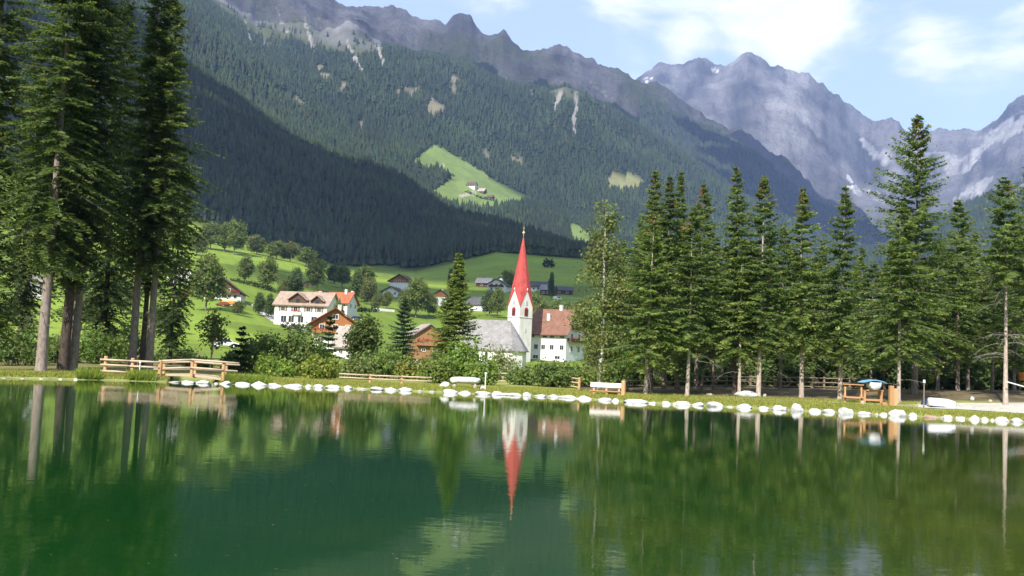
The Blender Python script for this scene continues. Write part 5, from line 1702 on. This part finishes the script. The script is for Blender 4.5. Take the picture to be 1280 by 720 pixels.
STONES = [  # px, width px, height px above water, tone
    (7, 5, 1.5, 'd'), (30, 6, 1.5, 'd'), (53, 7, 2, 'd'), (77, 5, 2, 'w'), (96, 5, 2.4, 'w'),
    (219, 13, 2.6, 'd'), (236, 16, 4, 'w'), (254, 20, 4.6, 'w'), (271, 5, 2.4, 'w'), (283, 14, 4.5, 'w'), (304.5, 19, 4.4, 'w'), (325, 20, 6.4, 'w'), (344, 17, 4.6, 'w'), (366, 23, 4.6, 'w'), (386, 10, 4.4, 'w'), (398.5, 14, 4.8, 'w'), (418, 20, 4.6, 'w'), (435, 11, 5.4, 'w'), (453, 14, 3, 'd'),
    (473, 17, 5.4, 'w'), (490, 16, 5, 'w'), (507, 14, 6, 'w'), (526, 9, 2.8, 'd'), (540.5, 9, 2.6, 'd'),
    (562, 20, 5.6, 'w'), (582, 18, 4.6, 'w'), (603, 21, 4.8, 'w'), (623, 15, 5.4, 'w'), (640, 22, 4.8, 'w'), (659, 12, 5.6, 'w'), (677, 16, 4.8, 'w'), (692, 13, 4.4, 'w'), (710.5, 21, 5.4, 'w'), (731, 20, 5, 'w'),
    (755, 17.5, 5, 'w'), (770, 11, 4.8, 'w'), (794, 32, 6.2, 'w'), (816, 11, 3.4, 'w'), (833.6, 15, 4.4, 'w'), (853, 22, 7, 'w'), (873, 17, 5.6, 'w'), (893, 22, 7, 'w'), (912, 13, 2.6, 'd'), (931, 23, 6.2, 'w'),
    (954, 14, 4.4, 'w'), (974, 19, 8.6, 'w'), (995.5, 19, 10, 'w'), (1018, 18, 5.6, 'w'), (1036, 17, 5.2, 'w'), (1059, 23, 9, 'w'), (1081, 18, 5.2, 'w'), (1096, 6, 3, 'd'), (1104, 11, 4.4, 'w'), (1123, 25, 11, 'w'), (1141, 14, 6, 'w'), (1163.6, 22, 4.4, 'r'),
    (1183, 15, 6, 'w'), (1201, 14, 5.6, 'w'), (1218, 16, 6.4, 'w'), (1231, 10, 5, 'w'), (1241, 6, 3.4, 'w'), (1252.6, 17, 6.8, 'w'), (1271.5, 16, 6, 'w'), (1292, 18, 6, 'w')]
LAND = [(-50, 'left shore end'), (200, 'left bridge end'), (278, 'right bridge post'), (462, 'left rail fence post'), (556, 'stone bench boulder'), (724, 'plank bench'), (779, 'stout bench post'), (945, 'lawn boulder spruce'), (1050, 'picnic table spruce'), (1143, 'tallest spruce')]
ORD = ['first', 'second', 'third', 'fourth', 'fifth', 'sixth', 'seventh', 'eighth', 'ninth', 'tenth', 'eleventh', 'twelfth']
cnt = {}
for i, (px, w, hh, tone) in enumerate(STONES):
    p = bank(px, 0.10)
    k = p[1] / FPX
    W_, H_ = w * k * (1.13 if px < 790 else 1.02), hh * k * 0.88
    me = stone_mesh(900 + i, W_ / 2, W_ / 2 * random.uniform(0.7, 0.95), H_ * 0.95)
    o = link('shore_stone', me, {'w': stone_white, 'd': stone_dull, 'r': stone_red}[tone])
    o.location = (p[0], p[1], -0.02 + H_ * 0.12)
    o.rotation_euler = (0, 0, random.uniform(-0.3, 0.3))
    lm = max((l for l in LAND if l[0] < px), key=lambda l: l[0])
    cnt[lm] = cnt.get(lm, 0) + 1
    size = 'small' if w < 12 else ('broad' if w < 20 else 'very broad')
    shp = 'low' if hh / w < 0.28 else ('rounded' if hh / w < 0.38 else 'tall')
    ton = {'w': 'white', 'd': 'dull grey', 'r': 'reddish'}[tone]
    tag(o, f'{size} {shp} {ton} shore stone, {ORD[cnt[lm] - 1]} rightwards from the {lm[1]}', 'stone', 'stones along the waterline')


def boulder(label, px, d, w, hh, seed, m=stone_white, rise=0.35):
    p = bank(px, d)
    k = p[1] / FPX
    me = stone_mesh(seed, w * k / 2 * 1.08, w * k / 2 * 0.8, hh * k * 0.8)
    o = link('boulder', me, m)
    o.location = (p[0], p[1], p[2] + hh * k * rise)
    return tag(o, label, 'boulder')


boulder('long flat white boulder lying on the lawn under the leaning spruce', 933, 9, 27, 6.5, 951)
boulder('white boulder with steep side at the left end of the stone bench', 556, 2.6, 13, 6.5, 952)
boulder('small white boulder at the right end of the stone bench by the stake', 604, 2.6, 9, 4.6, 953)
boulder('small pale stone on the soil right of the upturned boat', 1215, 11, 6, 4, 954)
boulder('tiny pale stone at the foot of the bare-branched spruce', 1238, 10, 5, 2.5, 955, stone_dull)
boulder('rough dull stone left of the lawn boulder', 886, 9, 9, 3, 956, stone_dull)
boulder('pale stone right of the leaning spruce trunk', 956, 10, 5, 4, 957, stone_dull)

# ------------------------------------------------------------------ fences, bridge, benches


def post(mb_parent, x, y, z0, z1, r, m, name='post'):
    mb = MB()
    mb.tube([(x, y, z0), (x, y, z1 - 0.04), (x, y, z1)], [r, r, r * 0.8], 10, True, 1, 0.03)
    return mb.build(name, m, mb_parent, False)


def rail(parent, a, b, r, m, name='rail', sag=0.0):
    mb = MB()
    a, b = Vector(a), Vector(b)
    mb.tube([a, a.lerp(b, 0.5) + Vector((0, 0, sag)), b], [r, r * 1.08, r * 0.92], 8, True, 2, 0.06)
    return mb.build(name, m, parent, True)


def zat(px, py, Y):
    return float(at(px, py, Y)[2])


# front rail fence left of the bridge
FD = 57.6
f0 = ground(131, FD, 466)
fe = thing('rail_fence', 'pale three-rail log fence running into the bridge on the left bank', 'fence', f0)
loc = lambda px, py, Y, o: tuple(at(px, py, Y) - np.array(o))
for px, yt, yb in ((131, 445, 467), (164.7, 447.5, 470), (199, 450, 474)):
    a, b_ = loc(px, yt, FD, f0), loc(px, yb, FD, f0)
    post(fe, b_[0], b_[1], b_[2] - 0.1, a[2], 0.105, wood_new)
for px0, y0, px1, y1 in ((125.5, 449.3, 199, 452.8), (125.5, 455.6, 199, 459.6), (125.0, 463.4, 199, 467.5)):
    a, b_ = loc(px0, y0, FD - 0.12, f0), loc(px1, y1, FD - 0.12, f0)
    m_ = [a[i] * 0.5 + b_[i] * 0.5 for i in range(3)]
    rail(fe, a, m_, 0.055, wood_rail)
    rail(fe, m_, b_, 0.055, wood_rail)
# bridge
b0 = ground(240, 57, 470)
br = thing('footbridge', 'small arched wooden footbridge with log railings over the lake outlet', 'bridge', b0)
FR, BK = 57.8, 59.6
for px, yt, yb in ((239.5, 449.8, 469), (278.6, 453.6, 474)):
    a, c = loc(px, yt, FR, b0), loc(px, yb, FR, b0)
    post(br, c[0], c[1], c[2] - 0.1, a[2], 0.10, wood_new)
for px, yt, yb in ((204.5, 452, 470), (243.5, 452.5, 470), (282, 456, 474)):
    a, c = loc(px, yt, BK, b0), loc(px, yb, BK, b0)
    post(br, c[0], c[1], c[2] - 0.1, a[2], 0.09, wood_new)
for Y, pts in ((FR - 0.12, [(199, 451.3), (239.5, 449.6), (299, 454.2)]), (FR - 0.12, [(201, 460.6), (239.5, 459.6), (279, 462.6)]), (BK - 0.1, [(190, 452.6), (243, 452.4), (300, 456.5)]), (BK - 0.1, [(192, 461.6), (243, 461), (297, 464)])):
    for (x0, y0), (x1, y1) in zip(pts[:-1], pts[1:]):
        rail(br, loc(x0, y0, Y, b0), loc(x1, y1, Y, b0), 0.058, wood_rail)
V, F = [], []
N = 12
for i in range(N + 1):
    px = 202 + (278 - 202) * i / N
    py = 467.2 + (472.8 - 467.2) * i / N - 2.3 * math.sin(math.pi * i / N)
    for Y in (FR + 0.1, BK - 0.05):
        q = loc(px, py, FR + 0.1, b0)
        x_ = q[0]
        V += [(x_, Y - b0[1], q[2]), (x_, Y - b0[1], q[2] - 0.14)]
for i in range(N):
    a = 4 * i
    F += [(a, a + 4, a + 6, a + 2), (a + 1, a + 3, a + 7, a + 5), (a, a + 1, a + 5, a + 4), (a + 2, a + 6, a + 7, a + 3)]
F += [(0, 2, 3, 1), (4 * N, 4 * N + 1, 4 * N + 3, 4 * N + 2)]
MB().poly(V, F).build('deck', wood_rail, br)


def stake(name, label, px, yt, yb, D, r, m, cap=None, cat='post'):
    b = ground(px, D, yb)
    t = thing(name, label, cat, b)
    top = zat(px, yt, D) - b[2]
    MB().tube([(0, 0, -0.3), (0, 0, top)], [r, r * 0.9], 8).build('shaft', m, t)
    if cap:
        MB().tube([(0, 0, top), (0, 0, top + cap)], [r * 2.0, r * 1.7], 8).build('cap', metal_white, t)
    return t


stake('stake', 'thin white stake in front of the middle fence bay', 174, 454, 471, 57.4, 0.035, metal_white, 0.12)
stake('stake', 'thin white stake at the right end of the stone bench', 606.5, 468, 483, 62, 0.035, metal_white, 0.14)
stake('signpost', 'short wooden post with white cap between the trunks and the upturned boat', 1155, 478.5, 495, 59.5, 0.04, wood_grey, 0.18)


def fence(label, pts, hgt, m_post, m_rail, rails=2, seed=0, ends=True):
    """pts: ground points for posts; rails between."""
    o = np.array(pts[0])
    t = thing('rail_fence', label, 'fence', o, 0, 'dark back fences behind the bank' if 'back' in label else None)
    P = [np.array(p) - o for p in pts]
    for p in (P if ends else P[1:-1]):
        post(t, p[0], p[1], p[2] - 0.3, p[2] + hgt, 0.09, m_post)
    for a, b in zip(P[:-1], P[1:]):
        for k in range(rails):
            z = hgt * (0.88 - 0.36 * k)
            rail(t, (a[0], a[1] - 0.1, a[2] + z), (b[0], b[1] - 0.1, b[2] + z), 0.045, m_rail)
    return t


fence('low two-rail fence with pale posts left of the larch', [ground(x, 64.5, 478) for x in (424, 462.5, 502.4, 540)], 0.62, wood_new, wood_rail, ends=False)
fence('two-rail back fence between the church bushes and the plank bench', [ground(x, dd, 482) for x, dd in ((612, 82), (645, 81), (690, 80), (724, 71))], 0.85, wood_new, wood_rail, 3)
fence('weathered back fence behind the first right spruces', [ground(x, 70, 488) for x in (784, 815, 846, 877)], 0.9, wood_grey, wood_grey, 3)
fence('dark back fence in the shade behind the lawn boulder', [ground(x, 82, 485) for x in (878, 908, 938, 968, 998)], 1.0, wood_grey, wood_grey, 3)
fence('dark back fence behind the picnic table', [ground(x, 84, 486) for x in (998, 1030, 1062, 1094)], 1.0, wood_grey, wood_grey, 3)

# stone bench
b = bank(582, 2.4)
t = thing('stone_bench', 'long rounded white stone bench slab on low supports by the waterline', 'bench', b, R_(-2))
me = stone_mesh(960, 1.0, 0.34, 0.27, 0.05, 4)
co = np.array([v.co[:] for v in me.vertices])
co = np.sign(co) * np.abs(co / np.array([1.0, 0.34, 0.27])) ** 0.55 * np.array([1.0, 0.34, 0.22])
me.vertices.foreach_set('co', co.astype(np.float32).ravel())
s = link('slab', me, stone_white, t)
s.location = (0, 0, 0.50)
for x in (-0.7, 0.62):
    s = link('support', stone_mesh(961 + int(x > 0), 0.16, 0.24, 0.24), stone_dull, t)
    s.location = (x, 0, 0.12)

# plank bench
b = bank(758, 3.6)
k = b[1] / FPX
t = thing('plank_bench', 'wooden bench with whitened backrest plank beside the birch trunk', 'bench', b, R_(-4))
bw = 40 * k
h0 = zat(758, 478.5, b[1]) - b[2]
mb = MB()
mb.box(-bw / 2, 0.02, h0 - 0.30, bw / 2, 0.08, h0)
mb.build('backrest', wood_white, t, bevel=0.01)
mb = MB()
mb.box(-bw / 2 - 0.05, -0.42, h0 - 0.55, bw / 2 + 0.05, -0.02, h0 - 0.48)
mb.build('seat', wood_bench, t, bevel=0.01)
for x in (-bw / 2 + 0.22, 0.0, bw / 2 - 0.22):
    MB().box(x - 0.06, 0.085, -0.2, x + 0.06, 0.19, h0 - 0.05).build('back_support', wood_rail, t)
    MB().box(x - 0.08, -0.36, -0.2, x + 0.08, -0.06, h0 - 0.555).build('leg', wood_bench, t)
MB().box(0.05, -0.02, 0.02, bw / 2 - 0.1, 0.03, h0 - 0.58).build('lower_board', wood_bench, t)
for px, lab in ((779, 'stout peeled post at the right end of the plank bench'),):
    bb_ = bank(px, 3.3)
    o = thing('fence_post', lab, 'post', bb_)
    post(o, 0, 0, -0.3, zat(px, 477, bb_[1]) - bb_[2], 0.13, wood_new, 'shaft')
    MB().tube([(0, 0, zat(px, 477, bb_[1]) - bb_[2]), (0, 0, zat(px, 477, bb_[1]) - bb_[2] + 0.06)], [0.14, 0.11], 10).build('cap', wood_rail, o)

# picnic table
b = ground(1066, 62, 492)
k = 62 / FPX
t = thing('picnic_table', 'brown wooden picnic table on the bank left of the boat', 'table', b, R_(-14))
zt_ = zat(1066, 480, 62) - b[2]
mb = MB()
for i in range(4):
    mb.box(-0.62, -0.4 + i * 0.21, zt_ - 0.06, 0.62, -0.21 + i * 0.21, zt_)
mb.build('tabletop', wood_bench, t)
for x in (-0.48, 0.48):
    for sg in (-1, 1):
        MB().poly([(x - 0.05, sg * 0.16 - 0.06, zt_ - 0.06), (x + 0.05, sg * 0.16 - 0.06, zt_ - 0.06), (x + 0.05, sg * 0.16 + 0.06, zt_ - 0.06), (x - 0.05, sg * 0.16 + 0.06, zt_ - 0.06), (x - 0.05, sg * 0.5 - 0.06, -0.1), (x + 0.05, sg * 0.5 - 0.06, -0.1), (x + 0.05, sg * 0.5 + 0.06, -0.1), (x - 0.05, sg * 0.5 + 0.06, -0.1)],
                  [(0, 1, 2, 3), (7, 6, 5, 4), (0, 1, 5, 4), (1, 2, 6, 5), (2, 3, 7, 6), (3, 0, 4, 7)]).build('leg', wood_bench, t)
MB().box(-0.6, -0.75, 0.36, 0.6, -0.5, 0.42).build('seat', wood_bench, t)
MB().box(-0.6, 0.5, 0.36, 0.6, 0.75, 0.42).build('seat', wood_bench, t)
MB().box(-0.5, -0.03, 0.3, 0.5, 0.03, 0.42).build('stretcher', wood_bench, t)
# second low table carrying the boat
b2 = ground(1090, 62, 492)
t = thing('wooden_trestle', 'low brown wooden trestle under the blue and white boat', 'trestle', b2, R_(-6))
zt2 = zat(1090, 487, 62) - b2[2]
MB().box(-0.62, -0.3, zt2 - 0.08, 0.62, 0.3, zt2).build('top_board', wood_bench, t)
for x in (-0.5, 0.5):
    MB().box(x - 0.07, -0.28, -0.2, x + 0.07, -0.16, zt2 - 0.08).build('leg', wood_bench, t)
    MB().box(x - 0.07, 0.16, -0.2, x + 0.07, 0.28, zt2 - 0.08).build('leg', wood_bench, t)
MB().box(-0.43, -0.24, 0.18, 0.43, -0.2, 0.3).build('stretcher', wood_bench, t)


def boat(name, label, loc, rz, L, B, Hh, hull_m, trim_m, upturned=False, tilt=0.0):
    """A small dinghy: lofted hull with flat transom, rim and thwart."""
    t = thing(name, label, 'boat', loc, rz)
    N, M = 14, 10
    V, F = [], []
    for i in range(N + 1):
        u = i / N
        w = B / 2 * (1 - max(0, (u - 0.35) / 0.65) ** 2.4) * (0.82 + 0.18 * min(1, u / 0.35))
        keel = Hh * (0.0 + 0.35 * max(0, (u - 0.55) / 0.45) ** 2)
        sheer = Hh * (1 + 0.18 * (u - 0.4) ** 2 * 4 * (u > 0.4))
        for j in range(M + 1):
            a = math.pi * j / M
            yy = -w * math.cos(a)
            zz = sheer - (sheer - keel) * math.sin(a) ** 0.6
            V.append((L * (u - 0.5), yy, zz))
    for i in range(N):
        for j in range(M):
            a = i * (M + 1) + j
            F.append((a, a + 1, a + M + 2, a + M + 1))
    F.append(tuple(range(M + 1)))
    if upturned:
        V = [(x, y, Hh * 1.05 - z) for x, y, z in V]
    c, s = math.cos(tilt), math.sin(tilt)
    V = [(x * c - z * s, y, x * s + z * c) for x, y, z in V]
    mb = MB()
    mb.poly(V, F)
    h = mb.build('hull', hull_m, t, True)
    md = h.modifiers.new('shell', 'SOLIDIFY')
    md.thickness = 0.03
    md.offset = 1
    for sg in (0, M):
        rb = MB()
        rb.tube([V[i * (M + 1) + sg] for i in range(N + 1)], [0.035] * (N + 1), 6)
        rb.build('gunwale', trim_m, t, True)
    if not upturned:
        tb_ = MB()
        tb_.box(-0.12, -B * 0.44, Hh * 0.62, 0.12, B * 0.44, Hh * 0.68)
        tb_.build('thwart', trim_m, t)
    else:
        kb = MB()
        kb.tube([(L * q * c - Hh * 1.05 * s, 0, L * q * s + Hh * 1.06 * c) for q in (-0.5, -0.2, 0.05)], [0.025] * 3, 6)
        kb.build('keel', trim_m, t)
    return t


blue_paint = m_noise('light_blue_paint', (0.16, 0.40, 0.62), (0.22, 0.48, 0.70), 2, 0.4, 0.5)
navy = m_noise('navy_trim_and_shade', (0.015, 0.03, 0.11), (0.03, 0.05, 0.17), 3, 0.6, 0.3)  # dinghy trim, also the bluish shade beside it as a colour
bt = boat('dinghy', 'white dinghy with light blue cover resting on the trestle', (b2[0] - 0.02, b2[1] - 0.05, b2[2] + zt2 + 0.02), R_(88), 1.5, 0.72, 0.42, white_paint, blue_paint)
# its light blue arched cover, wider than the hull
mb = MB()
pr = [(-0.72, 0.0), (-0.4, 0.13), (0.0, 0.2), (0.4, 0.13), (0.72, 0.0), (0.4, 0.09), (0.0, 0.15), (-0.4, 0.09)]
V = [(-0.75, u, 0.40 + z) for u, z in pr] + [(0.75, u, 0.40 + z) for u, z in pr]
n = len(pr)
mb.poly(V, [tuple(range(n))[::-1], tuple(range(n, 2 * n))] + [(i, (i + 1) % n, n + (i + 1) % n, n + i) for i in range(n)])
mb.build('cover', blue_paint, bt)
b3 = ground(1178, 60.5, 495)
boat('dinghy', 'upturned white dinghy lying on the bank between two trunks', (b3[0], b3[1], b3[2]), R_(-5), 1.6, 0.8, 0.46, white_paint, navy, True, R_(-2))
mb = MB()
b4 = ground(1166, 61.6, 494)
t = thing('blue_shade_heap', 'dark blue shape standing in for the shade beside the upturned white dinghy', 'blue_shade_heap', b4)  # added navy shape in place of the bluish shadow at the hull
me = stone_mesh(970, 0.75, 0.4, 0.62, 0.3)
link('sheet', me, navy, t)
# hewn log stools
b5 = ground(1114, 60.5, 494)
t = thing('log_stool', 'tall hewn wooden stool block right of the boat trestle', 'stool', b5)
MB().box(-0.13, -0.13, -0.2, 0.13, 0.13, zat(1114, 482, 60.5) - b5[2]).build('block', wood_bench, t, bevel=0.02)
b6 = ground(1118.5, 60.8, 494)
t = thing('log_stool', 'lower orange wooden stool block beside the pale trunk', 'stool', b6)
MB().box(-0.14, -0.13, -0.2, 0.14, 0.13, zat(1118, 485.5, 60.8) - b6[2]).build('block', wood_new, t, bevel=0.02)
b7 = ground(1105, 60.4, 495)
t = thing('log_stool', 'small low wooden stool at the right foot of the trestle', 'stool', b7)
MB().box(-0.12, -0.12, -0.2, 0.14, 0.12, 0.24).build('block', wood_bench, t, bevel=0.02)
b8 = ground(1078.5, 61, 493)
t = thing('log_stool', 'round pale log stump between picnic table and boat', 'stool', b8)
MB().tube([(0, 0, -0.2), (0, 0, 0.24)], [0.14, 0.13], 12, True, 4, 0.05).build('block', wood_rail, t)
# leaning pole by the path
b9 = ground(1257, 61.6, 490)
t = thing('barrier_pole', 'thin pale pole slanting from the bare-branched spruce towards the right', 'pole', b9)
a = at(1258, 477, 61.4) - b9
c = at(1300, 489, 61.4) - b9
MB().tube([tuple(a), tuple(c)], [0.035, 0.035], 8).build('shaft', metal_white, t)
b10 = ground(1275, 72, 485)
t = thing('waste_bin', 'orange waste bin on a post in the shade at the right edge', 'bin', b10)
zb = zat(1275, 466, 72) - b10[2]
MB().tube([(0, 0, -0.2), (0, 0, zb)], [0.04, 0.04], 8).build('post', wood_grey, t)
MB().tube([(0, -0.22, zb - 0.55), (0, -0.22, zb + 0.05)], [0.19, 0.22], 12).build('bucket', orange_paint, t)

# ------------------------------------------------------------------ grass of the bank
def grass(name, label, n, seed, hmin, hmax, pick, tint):
    rng = np.random.default_rng(seed)
    px = rng.uniform(-30, 1320, n)
    d = rng.uniform(0.15, 1.0, n) ** 1.6
    px, d, hs = pick(px, d, rng)
    n = len(px)
    a0, a1 = azel(-30, 460)[0], azel(1320, 500)[0]
    az = np.arctan((px - 640) / FPX)
    r = shore_base(az) + d
    ok = np.abs(shore_r(az) - shore_base(az)) < 0.6
    px, d, az, r = px[ok], d[ok], az[ok], r[ok]
    hs = hs[ok] if hasattr(hs, '__len__') else hs
    n = len(px)
    x, y = r * np.sin(az), r * np.cos(az)
    z = height(x, y)
    h = rng.uniform(hmin, hmax, n) * hs
    lean = rng.normal(0, 0.35, (n, 2)) * h[:, None]
    w = rng.uniform(0.012, 0.03, n) * 1.3
    a = rng.random(n) * 3.14
    wx, wy = np.cos(a) * w, np.sin(a) * w
    V = np.stack([np.stack([x - wx, y - wy, z - 0.03], 1), np.stack([x + wx, y + wy, z - 0.03], 1), np.stack([x + lean[:, 0], y + lean[:, 1], z + h], 1)], 1).reshape(-1, 3)
    F = np.arange(3 * n).reshape(-1, 3)
    c = np.array(tint)[None] * rng.uniform(0.6, 1.4, n)[:, None]
    c[:, 0] *= rng.uniform(0.7, 1.6, n)
    return tag(link(name, np_mesh(name, V, F, np.repeat(c, 3, 0)), leaf), label, None, None, 'stuff')


grass('grass', 'short sunlit grass along the lake bank', 90000, 81, 0.05, 0.16, lambda px, d, rng: (lambda k: (px[k], d[k] * 9, 1.0))((px < 1150) | (d * 9 < 2.6 + rng.random(len(px)))), (0.27, 0.32, 0.075))
grass('grass', 'tall grass tufts at the waterline by the fence and bridge', 60000, 82, 0.2, 0.55,
      lambda px, d, rng: (lambda k: (px[k], 0.2 + d[k] * 1.8, 0.6 + 0.6 * rng.random(k.sum())))((px < 345) & (px > 105) & (vnoise(px / 14, px * 0, 3) > 0.35)), (0.22, 0.32, 0.055))

# ------------------------------------------------------------------ unseen clouds, added only to shade the spur and far ridge
def shade_cloud(name, label, pts, alt, rad, seed):
    rng = np.random.default_rng(seed)
    b = _bm.new()
    for x, y in pts:
        z = hz1(x, y)
        k = (alt - z) / SDIR[2]
        c = np.array([x, y, z]) + SDIR * k + rng.normal(0, rad * 0.45, 3) * np.array([1, 1, 0.15])
        m = Matrix.Translation(tuple(c)) @ Matrix.Diagonal((rad * rng.uniform(0.85, 1.2), rad * rng.uniform(0.85, 1.2), rad * 0.45, 1))
        _bm.ops.create_icosphere(b, subdivisions=2, radius=1.0, matrix=m)
    me = bpy.data.meshes.new(name)
    b.to_mesh(me)
    b.free()
    o = link(name, me, cloud_m, None, True)
    return tag(o, label, None, None, 'stuff')


cloud_m = m_noise('shade_cloud_white', (0.8, 0.8, 0.8), (0.9, 0.9, 0.9), 0.01, 1.0, 0.0, (1, 1, 1), 0.0)


def polar(px, r):
    a = azel(px, 300)[0]
    return r * math.sin(a), r * math.cos(a)


pts = [polar(px, 945) for px in range(330, 800, 60)]
for r in np.arange(1010, 1560, 95):
    for px in np.arange(60, 800, 95 / r * FPX):
        pts.append(polar(px, r))
for r in np.arange(600, 1000, 95):
    for px in np.arange(575 if r > 700 else 600, 800, 95 / r * FPX):
        pts.append(polar(px, r))
shade_cloud('cloud', 'unseen added cloud puffs casting the shade on the near mountain spur', pts, 2780, 88, 1)
pts = []
for r in np.arange(3650, 4300, 150):
    for px in np.arange(900, 1130, 150 / r * FPX):
        pts.append(polar(px, r))
shade_cloud('cloud', 'unseen added cloud puffs casting the shade on the far ridge end', pts, 2800, 130, 2)

# ------------------------------------------------------------------ haze
hz_o = MB().box(-9600, -9600, -6, 9600, 9600, 2600).build('haze', None)
hm_ = bpy.data.materials.new('haze_air')
hm_.use_nodes = True
t_ = NT(hm_.node_tree)
out = t_.n('ShaderNodeOutputMaterial')
pv = t_.n('ShaderNodeVolumePrincipled', ins={'Color': (0.37, 0.54, 1.0, 1), 'Density': 8.2e-5, 'Anisotropy': 0.0})
t_.l(pv.outputs[0], out.inputs['Volume'])
hz_o.data.materials.append(hm_)
tag(hz_o, 'thin blue mountain haze filling the valley', None, None, 'stuff')
